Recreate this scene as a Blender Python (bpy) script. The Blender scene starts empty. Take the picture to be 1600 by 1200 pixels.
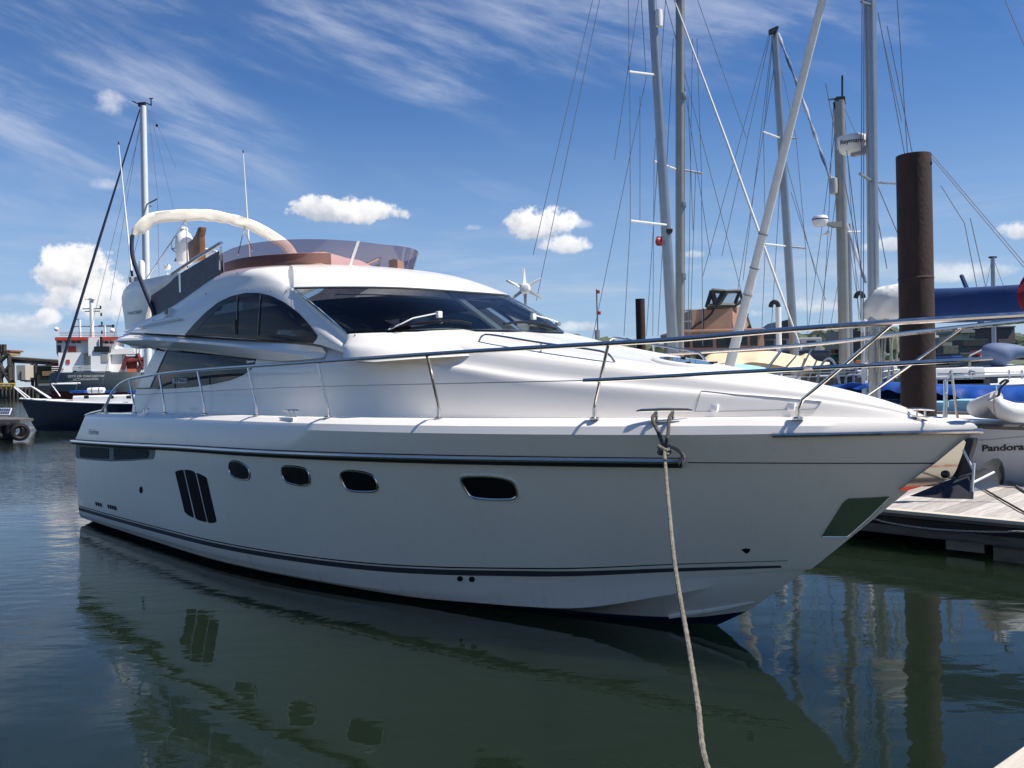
import bpy, bmesh, math, random
from mathutils import Vector, Matrix, noise as mnoise
from mathutils.bvhtree import BVHTree

random.seed(7)
SC = bpy.context.scene
COL = SC.collection
R = math.radians

# ------------------------------------------------------------------ camera
F_PX, CAM_H, PITCH, ROLL, HEAD = 1340.0, 2.3, 0.4, -1.36, 46.0
_p, _r = R(-PITCH), R(-ROLL)
FWD = Vector((0, math.cos(_p), math.sin(_p)))
_u = Vector((0, -math.sin(_p), math.cos(_p)))
_x = Vector((1, 0, 0))
RT = _x * math.cos(_r) - _u * math.sin(_r)
UP = _x * math.sin(_r) + _u * math.cos(_r)
EYE = Vector((0, 0, CAM_H))
cam_data = bpy.data.cameras.new('camera')
cam = bpy.data.objects.new('camera', cam_data)
COL.objects.link(cam)
cam_data.sensor_width = 36.0
cam_data.lens = 36.0 * F_PX / 1600.0
cam_data.clip_start, cam_data.clip_end = 0.05, 20000
cam.matrix_world = Matrix(((RT.x, UP.x, -FWD.x, 0), (RT.y, UP.y, -FWD.y, 0), (RT.z, UP.z, -FWD.z, CAM_H), (0, 0, 0, 1)))
SC.camera = cam

# ------------------------------------------------------------------ render / view
SC.render.engine = 'CYCLES'
SC.view_settings.view_transform = 'Standard'
SC.view_settings.look = 'None'
SC.view_settings.exposure = 0.6
SC.view_settings.gamma = 1.0
SC.view_settings.use_curve_mapping = False
SC.cycles.use_denoising = True
SC.cycles.max_bounces = 10
SC.cycles.transparent_max_bounces = 12
SC.cycles.caustics_reflective = False
SC.cycles.caustics_refractive = False

# ------------------------------------------------------------------ sun and sky
SUN_AZ = R(104)      # clockwise from +Y (the view direction) towards +X
SUN_EL = R(57)
sun_dir = Vector((math.sin(SUN_AZ) * math.cos(SUN_EL), math.cos(SUN_AZ) * math.cos(SUN_EL), math.sin(SUN_EL)))
sd = bpy.data.lights.new('sun', 'SUN')
sd.energy = 4.7
sd.angle = R(0.53)
sd.color = (1.0, 0.95, 0.87)
sun = bpy.data.objects.new('sun', sd)
COL.objects.link(sun)
sun.rotation_euler = sun_dir.to_track_quat('Z', 'Y').to_euler()

def ray(px, py):
    return FWD * F_PX + RT * (px - 800) + UP * (600 - py)
def at(px, py, Y):
    d = ray(px, py); return EYE + d * (Y / d.y)
def atz(px, py, z):
    d = ray(px, py); return EYE + d * ((z - CAM_H) / d.z)
def azel(px, py):
    d = ray(px, py).normalized(); return math.atan2(d.x, d.y), math.asin(d.z)

class NT:
    """small node-tree writer"""
    def __init__(s, tree):
        s.t = tree; s.n = tree.nodes; s.l = tree.links
    def node(s, typ, **kw):
        nd = s.n.new(typ)
        for k, v in kw.items(): setattr(nd, k, v)
        return nd
    def put(s, sock, v):
        if hasattr(v, 'is_output') or isinstance(v, bpy.types.NodeSocket): s.l.new(v, sock)
        else: sock.default_value = v
    def m(s, op, a, b=None, c=None, clamp=False):
        nd = s.node('ShaderNodeMath', operation=op, use_clamp=clamp)
        s.put(nd.inputs[0], a)
        if b is not None: s.put(nd.inputs[1], b)
        if c is not None: s.put(nd.inputs[2], c)
        return nd.outputs[0]
    def vm(s, op, a, b=None):
        nd = s.node('ShaderNodeVectorMath', operation=op)
        s.put(nd.inputs[0], a)
        if b is not None: s.put(nd.inputs[1], b)
        return nd.outputs[0]
    def ramp(s, f, lo, hi, a=0.0, b=1.0, smooth=True):
        nd = s.node('ShaderNodeMapRange', interpolation_type='SMOOTHSTEP' if smooth else 'LINEAR')
        s.put(nd.inputs[0], f)
        for i, v in ((1, lo), (2, hi), (3, a), (4, b)): s.put(nd.inputs[i], v)
        return nd.outputs[0]
    def mix(s, f, a, b):
        nd = s.node('ShaderNodeMix', data_type='RGBA')
        s.put(nd.inputs[0], f)
        for i, v in ((6, a), (7, b)):
            if isinstance(v, tuple) and len(v) == 3: v = (*v, 1)
            s.put(nd.inputs[i], v)
        return nd.outputs[2]
    def noise(s, vec, scale, detail=4, rough=0.55, dist=0.0):
        nd = s.node('ShaderNodeTexNoise')
        if vec is not None: s.l.new(vec, nd.inputs['Vector'])
        nd.inputs['Scale'].default_value = scale
        nd.inputs['Detail'].default_value = detail
        nd.inputs['Roughness'].default_value = rough
        nd.inputs['Distortion'].default_value = dist
        return nd.outputs['Fac']

world = bpy.data.worlds.new('World')
SC.world = world
world.use_nodes = True
W = NT(world.node_tree)
W.n.clear()
wout = W.node('ShaderNodeOutputWorld')
wbg = W.node('ShaderNodeBackground')
SKY_STRENGTH = 0.058
wbg.inputs['Strength'].default_value = SKY_STRENGTH
sky = W.node('ShaderNodeTexSky', sky_type='NISHITA')
sky.sun_disc = False
sky.sun_elevation = SUN_EL
sky.sun_rotation = SUN_AZ
sky.altitude = 0
sky.air_density = 1.0
sky.dust_density = 0.0
sky.ozone_density = 2.2
tc = W.node('ShaderNodeTexCoord')
sep = W.node('ShaderNodeSeparateXYZ')
W.l.new(tc.outputs['Generated'], sep.inputs[0])
dx, dy, dz = sep.outputs
az = W.m('ARCTAN2', dx, dy)
el = W.m('ARCSINE', dz)
comb = W.node('ShaderNodeCombineXYZ')
W.l.new(az, comb.inputs[0]); W.l.new(el, comb.inputs[1])
ae = comb.outputs[0]
# cirrus: combed streaks falling to the right, strongest high in the sky
cs, sn = math.cos(R(17)), math.sin(R(17))
along = W.m('SUBTRACT', W.m('MULTIPLY', az, cs), W.m('MULTIPLY', el, sn))
across = W.m('ADD', W.m('MULTIPLY', az, sn), W.m('MULTIPLY', el, cs))
cx = W.node('ShaderNodeCombineXYZ')
W.l.new(W.m('MULTIPLY', along, 2.6), cx.inputs[0]); W.l.new(W.m('MULTIPLY', across, 12.0), cx.inputs[1])
c1 = W.noise(cx.outputs[0], 1.5, 9, 0.6, 0.25)
c2 = W.noise(cx.outputs[0], 0.55, 3, 0.5)
field = W.m('MULTIPLY', W.ramp(c2, 0.50, 0.66), 0.16)
for (px, py, hw, hh, w_) in ((90, 130, 330, 120, 1.0), (640, 75, 300, 85, .95), (930, 35, 260, 70, .8), (300, 10, 330, 60, .8), (1130, 20, 260, 70, .75), (1380, 70, 160, 60, .55), (60, 300, 200, 40, .45), (960, 195, 120, 22, .4), (740, 300, 170, 30, .25),
                             (-900, 60, 500, 200, .8), (2600, 60, 500, 200, .8), (-2600, 0, 900, 260, .7)):
    a0, e0 = azel(px, py)
    ua = W.m('DIVIDE', W.m('SUBTRACT', az, a0), hw / F_PX); ue = W.m('DIVIDE', W.m('ADD', W.m('SUBTRACT', el, e0), W.m('MULTIPLY', W.m('SUBTRACT', az, a0), 0.27)), hh / F_PX)
    g_ = W.ramp(W.m('ADD', W.m('MULTIPLY', ua, ua), W.m('MULTIPLY', ue, ue)), 1.5, 0.0, 0.0, w_)
    field = W.m('MAXIMUM', field, g_)
cir = W.m('ADD', W.m('MULTIPLY', W.ramp(c1, 0.44, 0.74), 1.0), W.m('MULTIPLY', W.ramp(c1, 0.25, 0.6), 0.10))
cirrus_f = W.m('MULTIPLY', W.m('MULTIPLY', cir, field), 0.68)
# thin veil of low cloud near the horizon
mp3 = W.node('ShaderNodeMapping')
mp3.inputs['Scale'].default_value = (2.2, 14.0, 1)
W.l.new(ae, mp3.inputs[0])
v1 = W.noise(mp3.outputs[0], 2.0, 6, 0.6, 0.4)
veil = W.m('MULTIPLY', W.ramp(v1, 0.42, 0.72), W.ramp(el, 0.24, 0.03))
veil_f = W.m('MULTIPLY', veil, 0.72)
SKYGAIN = (1.0, 1.0, 1.0)
tint = W.node('ShaderNodeMix', data_type='RGBA', blend_type='MULTIPLY')
tint.inputs[0].default_value = 1.0
W.l.new(sky.outputs[0], tint.inputs[6])
tint.inputs[7].default_value = (0.52, 0.85, 1.26, 1)
col = tint.outputs[2]
col = W.mix(W.ramp(el, 0.36, -0.03, 0.0, 0.80), col, (4.7, 6.4, 8.8))
col = W.mix(cirrus_f, col, (7.2, 7.9, 9.6))
col = W.mix(veil_f, col, (7.0, 7.7, 8.8))
# cumulus puffs: each an ellipse in azimuth / elevation with a noise-eaten edge
CUMULUS = [  # px, py, half width px, half height px, density, softness
    (550, 334, 98, 30, 1.0, .35), (500, 328, 48, 28, .9, .35), (842, 354, 68, 38, 1.0, .4), (880, 384, 56, 22, .9, .5),
    (122, 428, 74, 58, 1.0, .35), (150, 476, 90, 46, .9, .5), (72, 498, 34, 16, .75, .6), (20, 505, 90, 20, .6, .8), (172, 166, 40, 28, .55, .9),
    (160, 289, 34, 18, .5, .9), (1390, 385, 60, 14, .7, .6), (1590, 362, 40, 22, .8, .5), (1085, 398, 30, 10, .5, .7),
    (1140, 492, 70, 16, .6, .7), (1270, 480, 70, 16, .6, .7), (905, 512, 60, 14, .55, .7), (740, 356, 22, 7, .35, .9),
    (40, 470, 60, 16, .45, .9), (1480, 430, 120, 22, .55, .8), (910, 352, 20, 10, .4, .8),
    (-420, 380, 160, 50, 1.0, .4), (-900, 300, 200, 60, .9, .4), (2150, 330, 150, 50, 1.0, .4), (2700, 420, 190, 60, .9, .4)]
n_big = W.noise(ae, 17.0, 7, 0.66)
n_fine = W.noise(ae, 52.0, 7, 0.66)
edge = W.m('ADD', W.m('MULTIPLY', W.m('SUBTRACT', n_big, 0.5), 2.5), W.m('MULTIPLY', W.m('SUBTRACT', n_fine, 0.5), 1.5))
lump = W.noise(ae, 30.0, 4, 0.55)
# low cumulus added outside the view only, to whiten the ambient light
mp4 = W.node('ShaderNodeMapping'); mp4.inputs['Scale'].default_value = (2.6, 6.5, 1); mp4.inputs['Location'].default_value = (7.3, 1.1, 0)
W.l.new(ae, mp4.inputs[0])
f1 = W.noise(mp4.outputs[0], 1.6, 8, 0.6)
fm = W.m('MULTIPLY', W.ramp(f1, 0.565, 0.66), W.m('MULTIPLY', W.ramp(W.m('ABSOLUTE', az), 0.66, 0.95), W.ramp(el, 0.75, 0.35)))
col = W.mix(fm, col, W.mix(W.ramp(lump, .3, .7), (7.5, 7.8, 8.6), (11.0, 11.0, 11.2)))
for (px, py, hw, hh, dens, soft) in CUMULUS:
    a0, e0 = azel(px, py)
    ra, re = hw / F_PX * math.cos(a0) ** 2 if abs(a0) < 1 else hw / F_PX * .5, hh / F_PX
    ua = W.m('DIVIDE', W.m('SUBTRACT', az, a0), ra)
    ue = W.m('DIVIDE', W.m('SUBTRACT', el, e0), re)
    # flat base: squeeze the lower half
    low = W.m('MULTIPLY', W.m('MINIMUM', ue, 0.0), 0.6)
    r2 = W.m('ADD', W.m('MULTIPLY', ua, ua), W.m('MULTIPLY', W.m('ADD', ue, low), W.m('ADD', ue, low)))
    dd = W.m('ADD', W.m('SUBTRACT', 0.80, r2), edge)
    mask = W.m('MULTIPLY', W.ramp(dd, 0.0, soft * 1.25), dens)
    sh = W.ramp(W.m('ADD', W.m('ADD', ue, W.m('MULTIPLY', ua, 0.25)), W.m('MULTIPLY', W.m('SUBTRACT', lump, 0.5), 3.2)), -1.1, 0.7)
    ccol = W.mix(sh, (5.6, 6.1, 7.2), (12.0, 11.9, 11.9))
    col = W.mix(mask, col, ccol)
W.l.new(col, wbg.inputs['Color'])
W.l.new(wbg.outputs[0], wout.inputs['Surface'])

# ------------------------------------------------------------------ materials
def new_mat(name):
    m = bpy.data.materials.new(name); m.use_nodes = True
    nt = NT(m.node_tree); nt.n.clear()
    out = nt.node('ShaderNodeOutputMaterial')
    return m, nt, out
def S(b, names, v):
    for n in names:
        if n in b.inputs: b.inputs[n].default_value = v; return
def mat(name, col, rough=0.5, metal=0.0, var=0.0, vscale=3.0, col2=None, bump=0.0, bscale=40.0, coat=0.0, rvar=0.0, stretch=None, spec=None, trans=0.0):
    """Principled material: base colour varied by object-space noise, optional second colour, bump, clear coat"""
    m, nt, out = new_mat(name)
    b = nt.node('ShaderNodeBsdfPrincipled')
    nt.l.new(b.outputs[0], out.inputs[0])
    t = nt.node('ShaderNodeTexCoord')
    vec = t.outputs['Object']
    if stretch:
        mpn = nt.node('ShaderNodeMapping'); mpn.inputs['Scale'].default_value = stretch
        nt.l.new(vec, mpn.inputs[0]); vec = mpn.outputs[0]
    if var or col2:
        nz = nt.noise(vec, vscale, 5, 0.6)
        c2 = col2 or tuple(c * (1 - var) for c in col)
        nt.l.new(nt.mix(nt.ramp(nz, 0.32, 0.68), col, c2), b.inputs['Base Color'])
    else:
        b.inputs['Base Color'].default_value = (*col, 1)
    b.inputs['Roughness'].default_value = rough
    if rvar:
        nz2 = nt.noise(vec, vscale * 1.7, 4, 0.6)
        nt.l.new(nt.ramp(nz2, 0.3, 0.7, max(0.02, rough - rvar), rough + rvar), b.inputs['Roughness'])
    b.inputs['Metallic'].default_value = metal
    if coat: S(b, ['Coat Weight'], coat); S(b, ['Coat Roughness'], 0.04)
    if spec is not None: S(b, ['Specular IOR Level'], spec)
    if bump:
        bn = nt.node('ShaderNodeBump'); bn.inputs['Strength'].default_value = bump; bn.inputs['Distance'].default_value = 0.02
        nt.l.new(nt.noise(vec, bscale, 5, 0.6), bn.inputs['Height']); nt.l.new(bn.outputs[0], b.inputs['Normal'])
    return m
def pane(name, col, f0=1.22, rough=0.03):
    """dark privacy glazing: near-black body under a weak mirror"""
    return glass(name, (0, 0, 0), rough, body=col, f0=f0, bodyf=1.0)
def glass(name, tintc, refl_rough=0.02, body=None, f0=1.5, bodyf=0.0):
    """thin tinted glazing: fresnel mix of a mirror and a tinted see-through, plus an optional body colour"""
    m, nt, out = new_mat(name)
    fr = nt.node('ShaderNodeFresnel'); fr.inputs['IOR'].default_value = f0
    tr = nt.node('ShaderNodeBsdfTransparent'); tr.inputs[0].default_value = (*tintc, 1)
    gl = nt.node('ShaderNodeBsdfGlossy'); gl.inputs['Roughness'].default_value = refl_rough
    base = tr.outputs[0]
    if body:
        df = nt.node('ShaderNodeBsdfDiffuse'); df.inputs[0].default_value = (*body, 1)
        mx0 = nt.node('ShaderNodeMixShader'); mx0.inputs[0].default_value = bodyf
        nt.l.new(base, mx0.inputs[1]); nt.l.new(df.outputs[0], mx0.inputs[2]); base = mx0.outputs[0]
    mx = nt.node('ShaderNodeMixShader')
    nt.l.new(fr.outputs[0], mx.inputs[0]); nt.l.new(base, mx.inputs[1]); nt.l.new(gl.outputs[0], mx.inputs[2])
    nt.l.new(mx.outputs[0], out.inputs[0])
    return m

M = {}
M['gel'] = mat('white_gelcoat', (0.88, 0.835, 0.77), 0.18, var=0.02, vscale=1.3, coat=0.2, rvar=0.05)
M['hullgel'] = mat('hull_gelcoat', (0.89, 0.81, 0.685), 0.22, var=0.03, vscale=0.9, coat=0.15, rvar=0.05)
def stain_hull(m):
    nt = NT(m.node_tree); b = next(n for n in nt.n if n.type == 'BSDF_PRINCIPLED'); src = b.inputs['Base Color'].links[0].from_socket
    t = next(n for n in nt.n if n.type == 'TEX_COORD'); sx = nt.node('ShaderNodeSeparateXYZ'); nt.l.new(t.outputs['Object'], sx.inputs[0])
    mpn = nt.node('ShaderNodeMapping'); mpn.inputs['Scale'].default_value = (5.0, 5.0, .5); nt.l.new(t.outputs['Object'], mpn.inputs[0])
    streak = nt.ramp(nt.noise(mpn.outputs[0], 1.6, 5, .65), .50, .78)
    low = nt.ramp(sx.outputs[2], .34, .02)
    f = nt.m('ADD', nt.m('MULTIPLY', streak, .10), nt.m('MULTIPLY', low, nt.m('ADD', .10, nt.m('MULTIPLY', streak, .35))))
    nt.l.new(nt.mix(f, src, (0.50, 0.46, 0.34)), b.inputs['Base Color'])
    bn = nt.node('ShaderNodeBump'); bn.inputs['Strength'].default_value = 0.25; bn.inputs['Distance'].default_value = 0.006
    nt.l.new(nt.noise(t.outputs['Object'], 1.1, 2, .5), bn.inputs['Height']); nt.l.new(bn.outputs[0], b.inputs['Normal'])
stain_hull(M['hullgel'])
M['navy'] = mat('navy_antifouling', (0.012, 0.018, 0.085), 0.55, var=0.4, vscale=6)
M['steel'] = mat('stainless_steel', (0.74, 0.68, 0.61), 0.2, 1.0, rvar=0.05, vscale=8)
M['mirror'] = mat('polished_plate', (0.78, 0.76, 0.73), 0.03, 1.0)
M['darkrub'] = mat('dark_rubber', (0.014, 0.014, 0.015), 0.6, spec=.25)
M['black'] = mat('black_plastic', (0.012, 0.012, 0.014), 0.35, var=0.2)
M['frit'] = pane('black_glass_edge', (0.008, 0.009, 0.011), 1.3)
M['stripe'] = mat('grey_stripe', (0.055, 0.06, 0.065), 0.5, spec=.15)
M['stripe2'] = mat('black_stripe', (0.01, 0.01, 0.012), 0.5, spec=.15)
M['tint'] = glass('tinted_window_glass', (0.13, 0.17, 0.22), body=(0.010, 0.014, 0.026), bodyf=0.72, f0=1.25)
M['tint2'] = glass('windscreen_glass', (0.50, 0.58, 0.64), body=(0.01, 0.015, 0.03), bodyf=0.10)
M['acrylic'] = glass('tinted_acrylic', (0.58, 0.43, 0.46), refl_rough=0.04, body=(0.12, 0.08, 0.10), bodyf=0.14)
M['slat'] = mat('vent_black', (0.010, 0.012, 0.018), 0.7, spec=.12)
M['canvas'] = mat('cream_canvas', (0.78, 0.73, 0.64), 0.85, var=0.06, vscale=7, bump=0.15, bscale=9)
M['tan'] = mat('tan_upholstery', (0.78, 0.55, 0.40), 0.55, var=0.15, vscale=5)
M['pinkc'] = mat('cover_canvas', (0.74, 0.60, 0.56), 0.85, var=0.08, vscale=6, bump=0.4, bscale=10)
M['seat'] = mat('brown_seat_shell', (0.20, 0.09, 0.045), 0.45, var=0.25, vscale=8)
M['mesh'] = mat('grey_screen_fabric', (0.17, 0.15, 0.17), 0.6, var=0.2, vscale=10)
M['navyweb'] = mat('navy_sleeve', (0.015, 0.02, 0.045), 0.6)
M['white'] = mat('white_plastic', (0.78, 0.78, 0.77), 0.3, var=0.05)
M['greyp'] = mat('grey_plastic', (0.36, 0.37, 0.38), 0.45, var=0.1)
M['interior'] = mat('dark_interior', (0.06, 0.054, 0.05), 0.7, var=0.3)
M['interior2'] = mat('interior_leather', (0.26, 0.21, 0.17), 0.6)
M['text'] = mat('dark_lettering', (0.012, 0.013, 0.02), 0.5)
M['textg'] = mat('grey_lettering', (0.22, 0.24, 0.27), 0.5)
M['rope'] = mat('mooring_rope_fibre', (0.27, 0.25, 0.20), 0.95, var=0.45, vscale=26, bump=1.0, bscale=90)
M['ropel'] = mat('pale_rope_fibre', (0.50, 0.46, 0.38), 0.95, var=0.3, vscale=30, bump=0.8, bscale=120)
M['paper'] = mat('white_card', (0.75, 0.75, 0.74), 0.7)
M['red'] = mat('red_paint', (0.45, 0.03, 0.03), 0.4, var=0.15)
M['wire'] = mat('steel_wire', (0.24, 0.25, 0.27), 0.35, 0.6)
M['galv'] = mat('galvanised_steel', (0.34, 0.36, 0.37), 0.5, 0.7, var=0.25, vscale=9)
M['anchorshade'] = mat('anchor_shade_steel', (0.030, 0.033, 0.042), 0.4, 0.3, var=0.2, vscale=9)  # near-black: shade on the camera side of the anchor put into the colour

# ------------------------------------------------------------------ mesh helpers
class MB:
    def __init__(s): s.v = []; s.f = []; s.mi = []; s.cur = 0
    def add(s, vs, fs):
        o = len(s.v); s.v += [tuple(v) for v in vs]; s.f += [tuple(i + o for i in f) for f in fs]; s.mi += [s.cur] * len(fs); return s
    def loft(s, lines, closed=False, flip=False):
        n = len(lines[0]); vs = [p for l in lines for p in l]; fs = []
        for i in range(len(lines) - 1):
            for j in range(n if closed else n - 1):
                a, b = i * n + j, i * n + (j + 1) % n; c, d = b + n, a + n
                fs.append((a, d, c, b) if flip else (a, b, c, d))
        return s.add(vs, fs)
    def fan(s, pts, flip=False):
        f = tuple(range(len(pts))); return s.add(pts, [f[::-1] if flip else f])
    def box(s, c, sx, sy, sz, rot=None):
        c = Vector(c); vs = []
        for z in (-.5, .5):
            for x, y in ((-.5, -.5), (.5, -.5), (.5, .5), (-.5, .5)):
                v = Vector((x * sx, y * sy, z * sz))
                if rot is not None: v = rot @ v
                vs.append(c + v)
        return s.add(vs, [(3, 2, 1, 0), (4, 5, 6, 7), (0, 1, 5, 4), (1, 2, 6, 5), (2, 3, 7, 6), (3, 0, 4, 7)])
    def hexa(s, b4, t4):
        """block from four bottom and four top corners"""
        return s.add(list(b4) + list(t4), [(3, 2, 1, 0), (4, 5, 6, 7), (0, 1, 5, 4), (1, 2, 6, 5), (2, 3, 7, 6), (3, 0, 4, 7)])
    def tube(s, pts, rad, n=8, caps=True, flat=1.0):
        pts = [Vector(p) for p in pts]
        rads = rad if isinstance(rad, (list, tuple)) else [rad] * len(pts)
        t0 = (pts[1] - pts[0]).normalized()
        nrm = t0.orthogonal().normalized()
        rings = []
        for i, p in enumerate(pts):
            a = pts[max(i - 1, 0)]; b = pts[min(i + 1, len(pts) - 1)]
            t = (b - a).normalized()
            nrm = (nrm - t * nrm.dot(t))
            nrm = nrm.normalized() if nrm.length > 1e-6 else t.orthogonal().normalized()
            bi = t.cross(nrm)
            rings.append([p + (nrm * math.cos(k * 2 * math.pi / n) + bi * math.sin(k * 2 * math.pi / n) * flat) * rads[i] for k in range(n)])
        s.loft(rings, closed=True)
        if caps: s.fan(rings[0], True); s.fan(rings[-1])
        return s
    def lathe(s, prof, org, n=20, axis=None):
        """prof: (radius, height) list, revolved about axis through org"""
        org = Vector(org); ax = Vector(axis or (0, 0, 1)).normalized(); e1 = ax.orthogonal().normalized(); e2 = ax.cross(e1)
        rings = [[org + ax * h + (e1 * math.cos(k * 2 * math.pi / n) + e2 * math.sin(k * 2 * math.pi / n)) * r for k in range(n)] for r, h in prof]
        s.loft(rings, closed=True)
        if prof[0][0] > 1e-4: s.fan(rings[0], True)
        if prof[-1][0] > 1e-4: s.fan(rings[-1])
        return s
    def prism(s, poly, off):
        """polygon (list of points) given thickness along the vector off"""
        off = Vector(off); a = [Vector(p) for p in poly]; b = [p + off for p in a]; n = len(a)
        s.fan(a, True); s.fan(b)
        return s.add(a + b, [(i, (i + 1) % n, n + (i + 1) % n, n + i) for i in range(n)])
    def mirror(s):
        o = len(s.v); k = len(s.f)
        s.v += [(x, -y, z) for x, y, z in s.v]; s.f += [tuple(i + o for i in f[::-1]) for f in s.f[:k]]; s.mi += s.mi[:k]
        return s
    def build(s, name, m, parent=None, smooth=True, ang=35, bevel=0.0):
        me = bpy.data.meshes.new(name)
        me.from_pydata(s.v, [], s.f)
        for x in (m if isinstance(m, (list, tuple)) else [m]): me.materials.append(x)
        if max(s.mi, default=0) > 0: me.polygons.foreach_set('material_index', s.mi)
        bm = bmesh.new(); bm.from_mesh(me)
        bmesh.ops.remove_doubles(bm, verts=bm.verts, dist=1e-5)
        bmesh.ops.dissolve_degenerate(bm, dist=1e-6, edges=bm.edges)
        bmesh.ops.recalc_face_normals(bm, faces=bm.faces)
        if bevel:
            es = [e for e in bm.edges if len(e.link_faces) == 2 and e.calc_face_angle(0) > R(50)]
            bmesh.ops.bevel(bm, geom=es, offset=bevel, segments=2, affect='EDGES', profile=.6)
        if smooth:
            for f in bm.faces: f.smooth = True
            for e in bm.edges:
                if len(e.link_faces) == 2 and e.calc_face_angle(0) > R(ang): e.smooth = False
        bm.to_mesh(me); bm.free()
        o = bpy.data.objects.new(name, me); COL.objects.link(o)
        if parent is not None: o.parent = parent
        return o

def pair(mb, name, m, parent, **k):
    """a starboard piece and its port twin as two parts; returns the starboard one"""
    o = mb.build(name, m, parent, **k)
    mb.v = [(x, -y, z) for x, y, z in mb.v]; mb.f = [f[::-1] for f in mb.f]
    mb.build(name, m, parent, **k)
    return o
def tag(o, label=None, cat=None, group=None, kind=None):
    if label: o['label'] = label
    if cat: o['category'] = cat
    if group: o['group'] = group
    if kind: o['kind'] = kind
    return o
def empty(name, loc, rz, label, cat, group=None):
    o = bpy.data.objects.new(name, None); COL.objects.link(o)
    o.empty_display_size = 0.3
    o.location = loc; o.rotation_euler = (0, 0, rz)
    return tag(o, label, cat, group)
def lerp(a, b, t): return a + (b - a) * t
def interp(tab):
    xs = [p[0] for p in tab]; zs = [p[1] for p in tab]; n = len(xs)
    d = [(zs[i + 1] - zs[i]) / (xs[i + 1] - xs[i]) for i in range(n - 1)]
    mm = [d[0]] + [0 if d[i - 1] * d[i] <= 0 else 2 * d[i - 1] * d[i] / (d[i - 1] + d[i]) for i in range(1, n - 1)] + [d[-1]]
    def f(x):
        if x <= xs[0]: return zs[0] + mm[0] * (x - xs[0])
        if x >= xs[-1]: return zs[-1] + mm[-1] * (x - xs[-1])
        i = max(k for k in range(n - 1) if xs[k] <= x)
        h = xs[i + 1] - xs[i]; t = (x - xs[i]) / h
        return ((2 * t ** 3 - 3 * t ** 2 + 1) * zs[i] + (t ** 3 - 2 * t * t + t) * h * mm[i] + (-2 * t ** 3 + 3 * t * t) * zs[i + 1] + (t ** 3 - t * t) * h * mm[i + 1])
    return f
def cr(pts, n, closed=False):
    """Catmull-Rom through pts, n samples evenly by arc length"""
    P = [Vector(p) for p in pts]; N = len(P); out = []
    segs = N if closed else N - 1
    for i in range(segs):
        p0 = P[(i - 1) % N] if closed or i > 0 else P[0] * 2 - P[1]
        p1, p2 = P[i], P[(i + 1) % N]
        p3 = P[(i + 2) % N] if closed or i < segs - 1 else P[-1] * 2 - P[-2]
        for k in range(12):
            t = k / 12
            out.append(0.5 * ((2 * p1) + (p2 - p0) * t + (2 * p0 - 5 * p1 + 4 * p2 - p3) * t * t + (3 * p1 - p0 - 3 * p2 + p3) * t ** 3))
    if not closed: out.append(P[-1])
    else: out.append(out[0])
    return resample(out, n + 1)[:-1] if closed else resample(out, n)
def resample(pts, n):
    L = [0]
    for a, b in zip(pts, pts[1:]): L.append(L[-1] + (b - a).length)
    out = []; j = 0
    for k in range(n):
        t = L[-1] * k / (n - 1)
        while j < len(L) - 2 and L[j + 1] < t: j += 1
        d = L[j + 1] - L[j]
        out.append(pts[j].lerp(pts[j + 1], 0 if d < 1e-12 else min(1, (t - L[j]) / d)))
    return out
def text(body, h, m, parent, org, ex, ey, name='lettering', bold=0.0, thick=0.004, width=None):
    """flat lettering: org = left end of the base line, ex / ey = reading and up directions in the parent's frame"""
    cu = bpy.data.curves.new('t', 'FONT'); cu.body = body; cu.size = 1.0; cu.offset = bold; cu.extrude = 0.0
    t = bpy.data.objects.new('t', cu); COL.objects.link(t)
    dg = bpy.context.evaluated_depsgraph_get()
    me = bpy.data.meshes.new_from_object(t.evaluated_get(dg))
    bpy.data.objects.remove(t)
    ex = Vector(ex).normalized(); ey = Vector(ey).normalized(); ez = ex.cross(ey)
    sx = h
    if width:
        xs = [v.co.x for v in me.vertices]; sx = width / (max(xs) - min(xs))
    for v in me.vertices: v.co = Vector(org) + ex * v.co.x * sx + ey * v.co.y * h + ez * thick
    me.materials.clear(); me.materials.append(m)
    o = bpy.data.objects.new(name, me); COL.objects.link(o)
    if parent is not None: o.parent = parent
    return o

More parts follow.
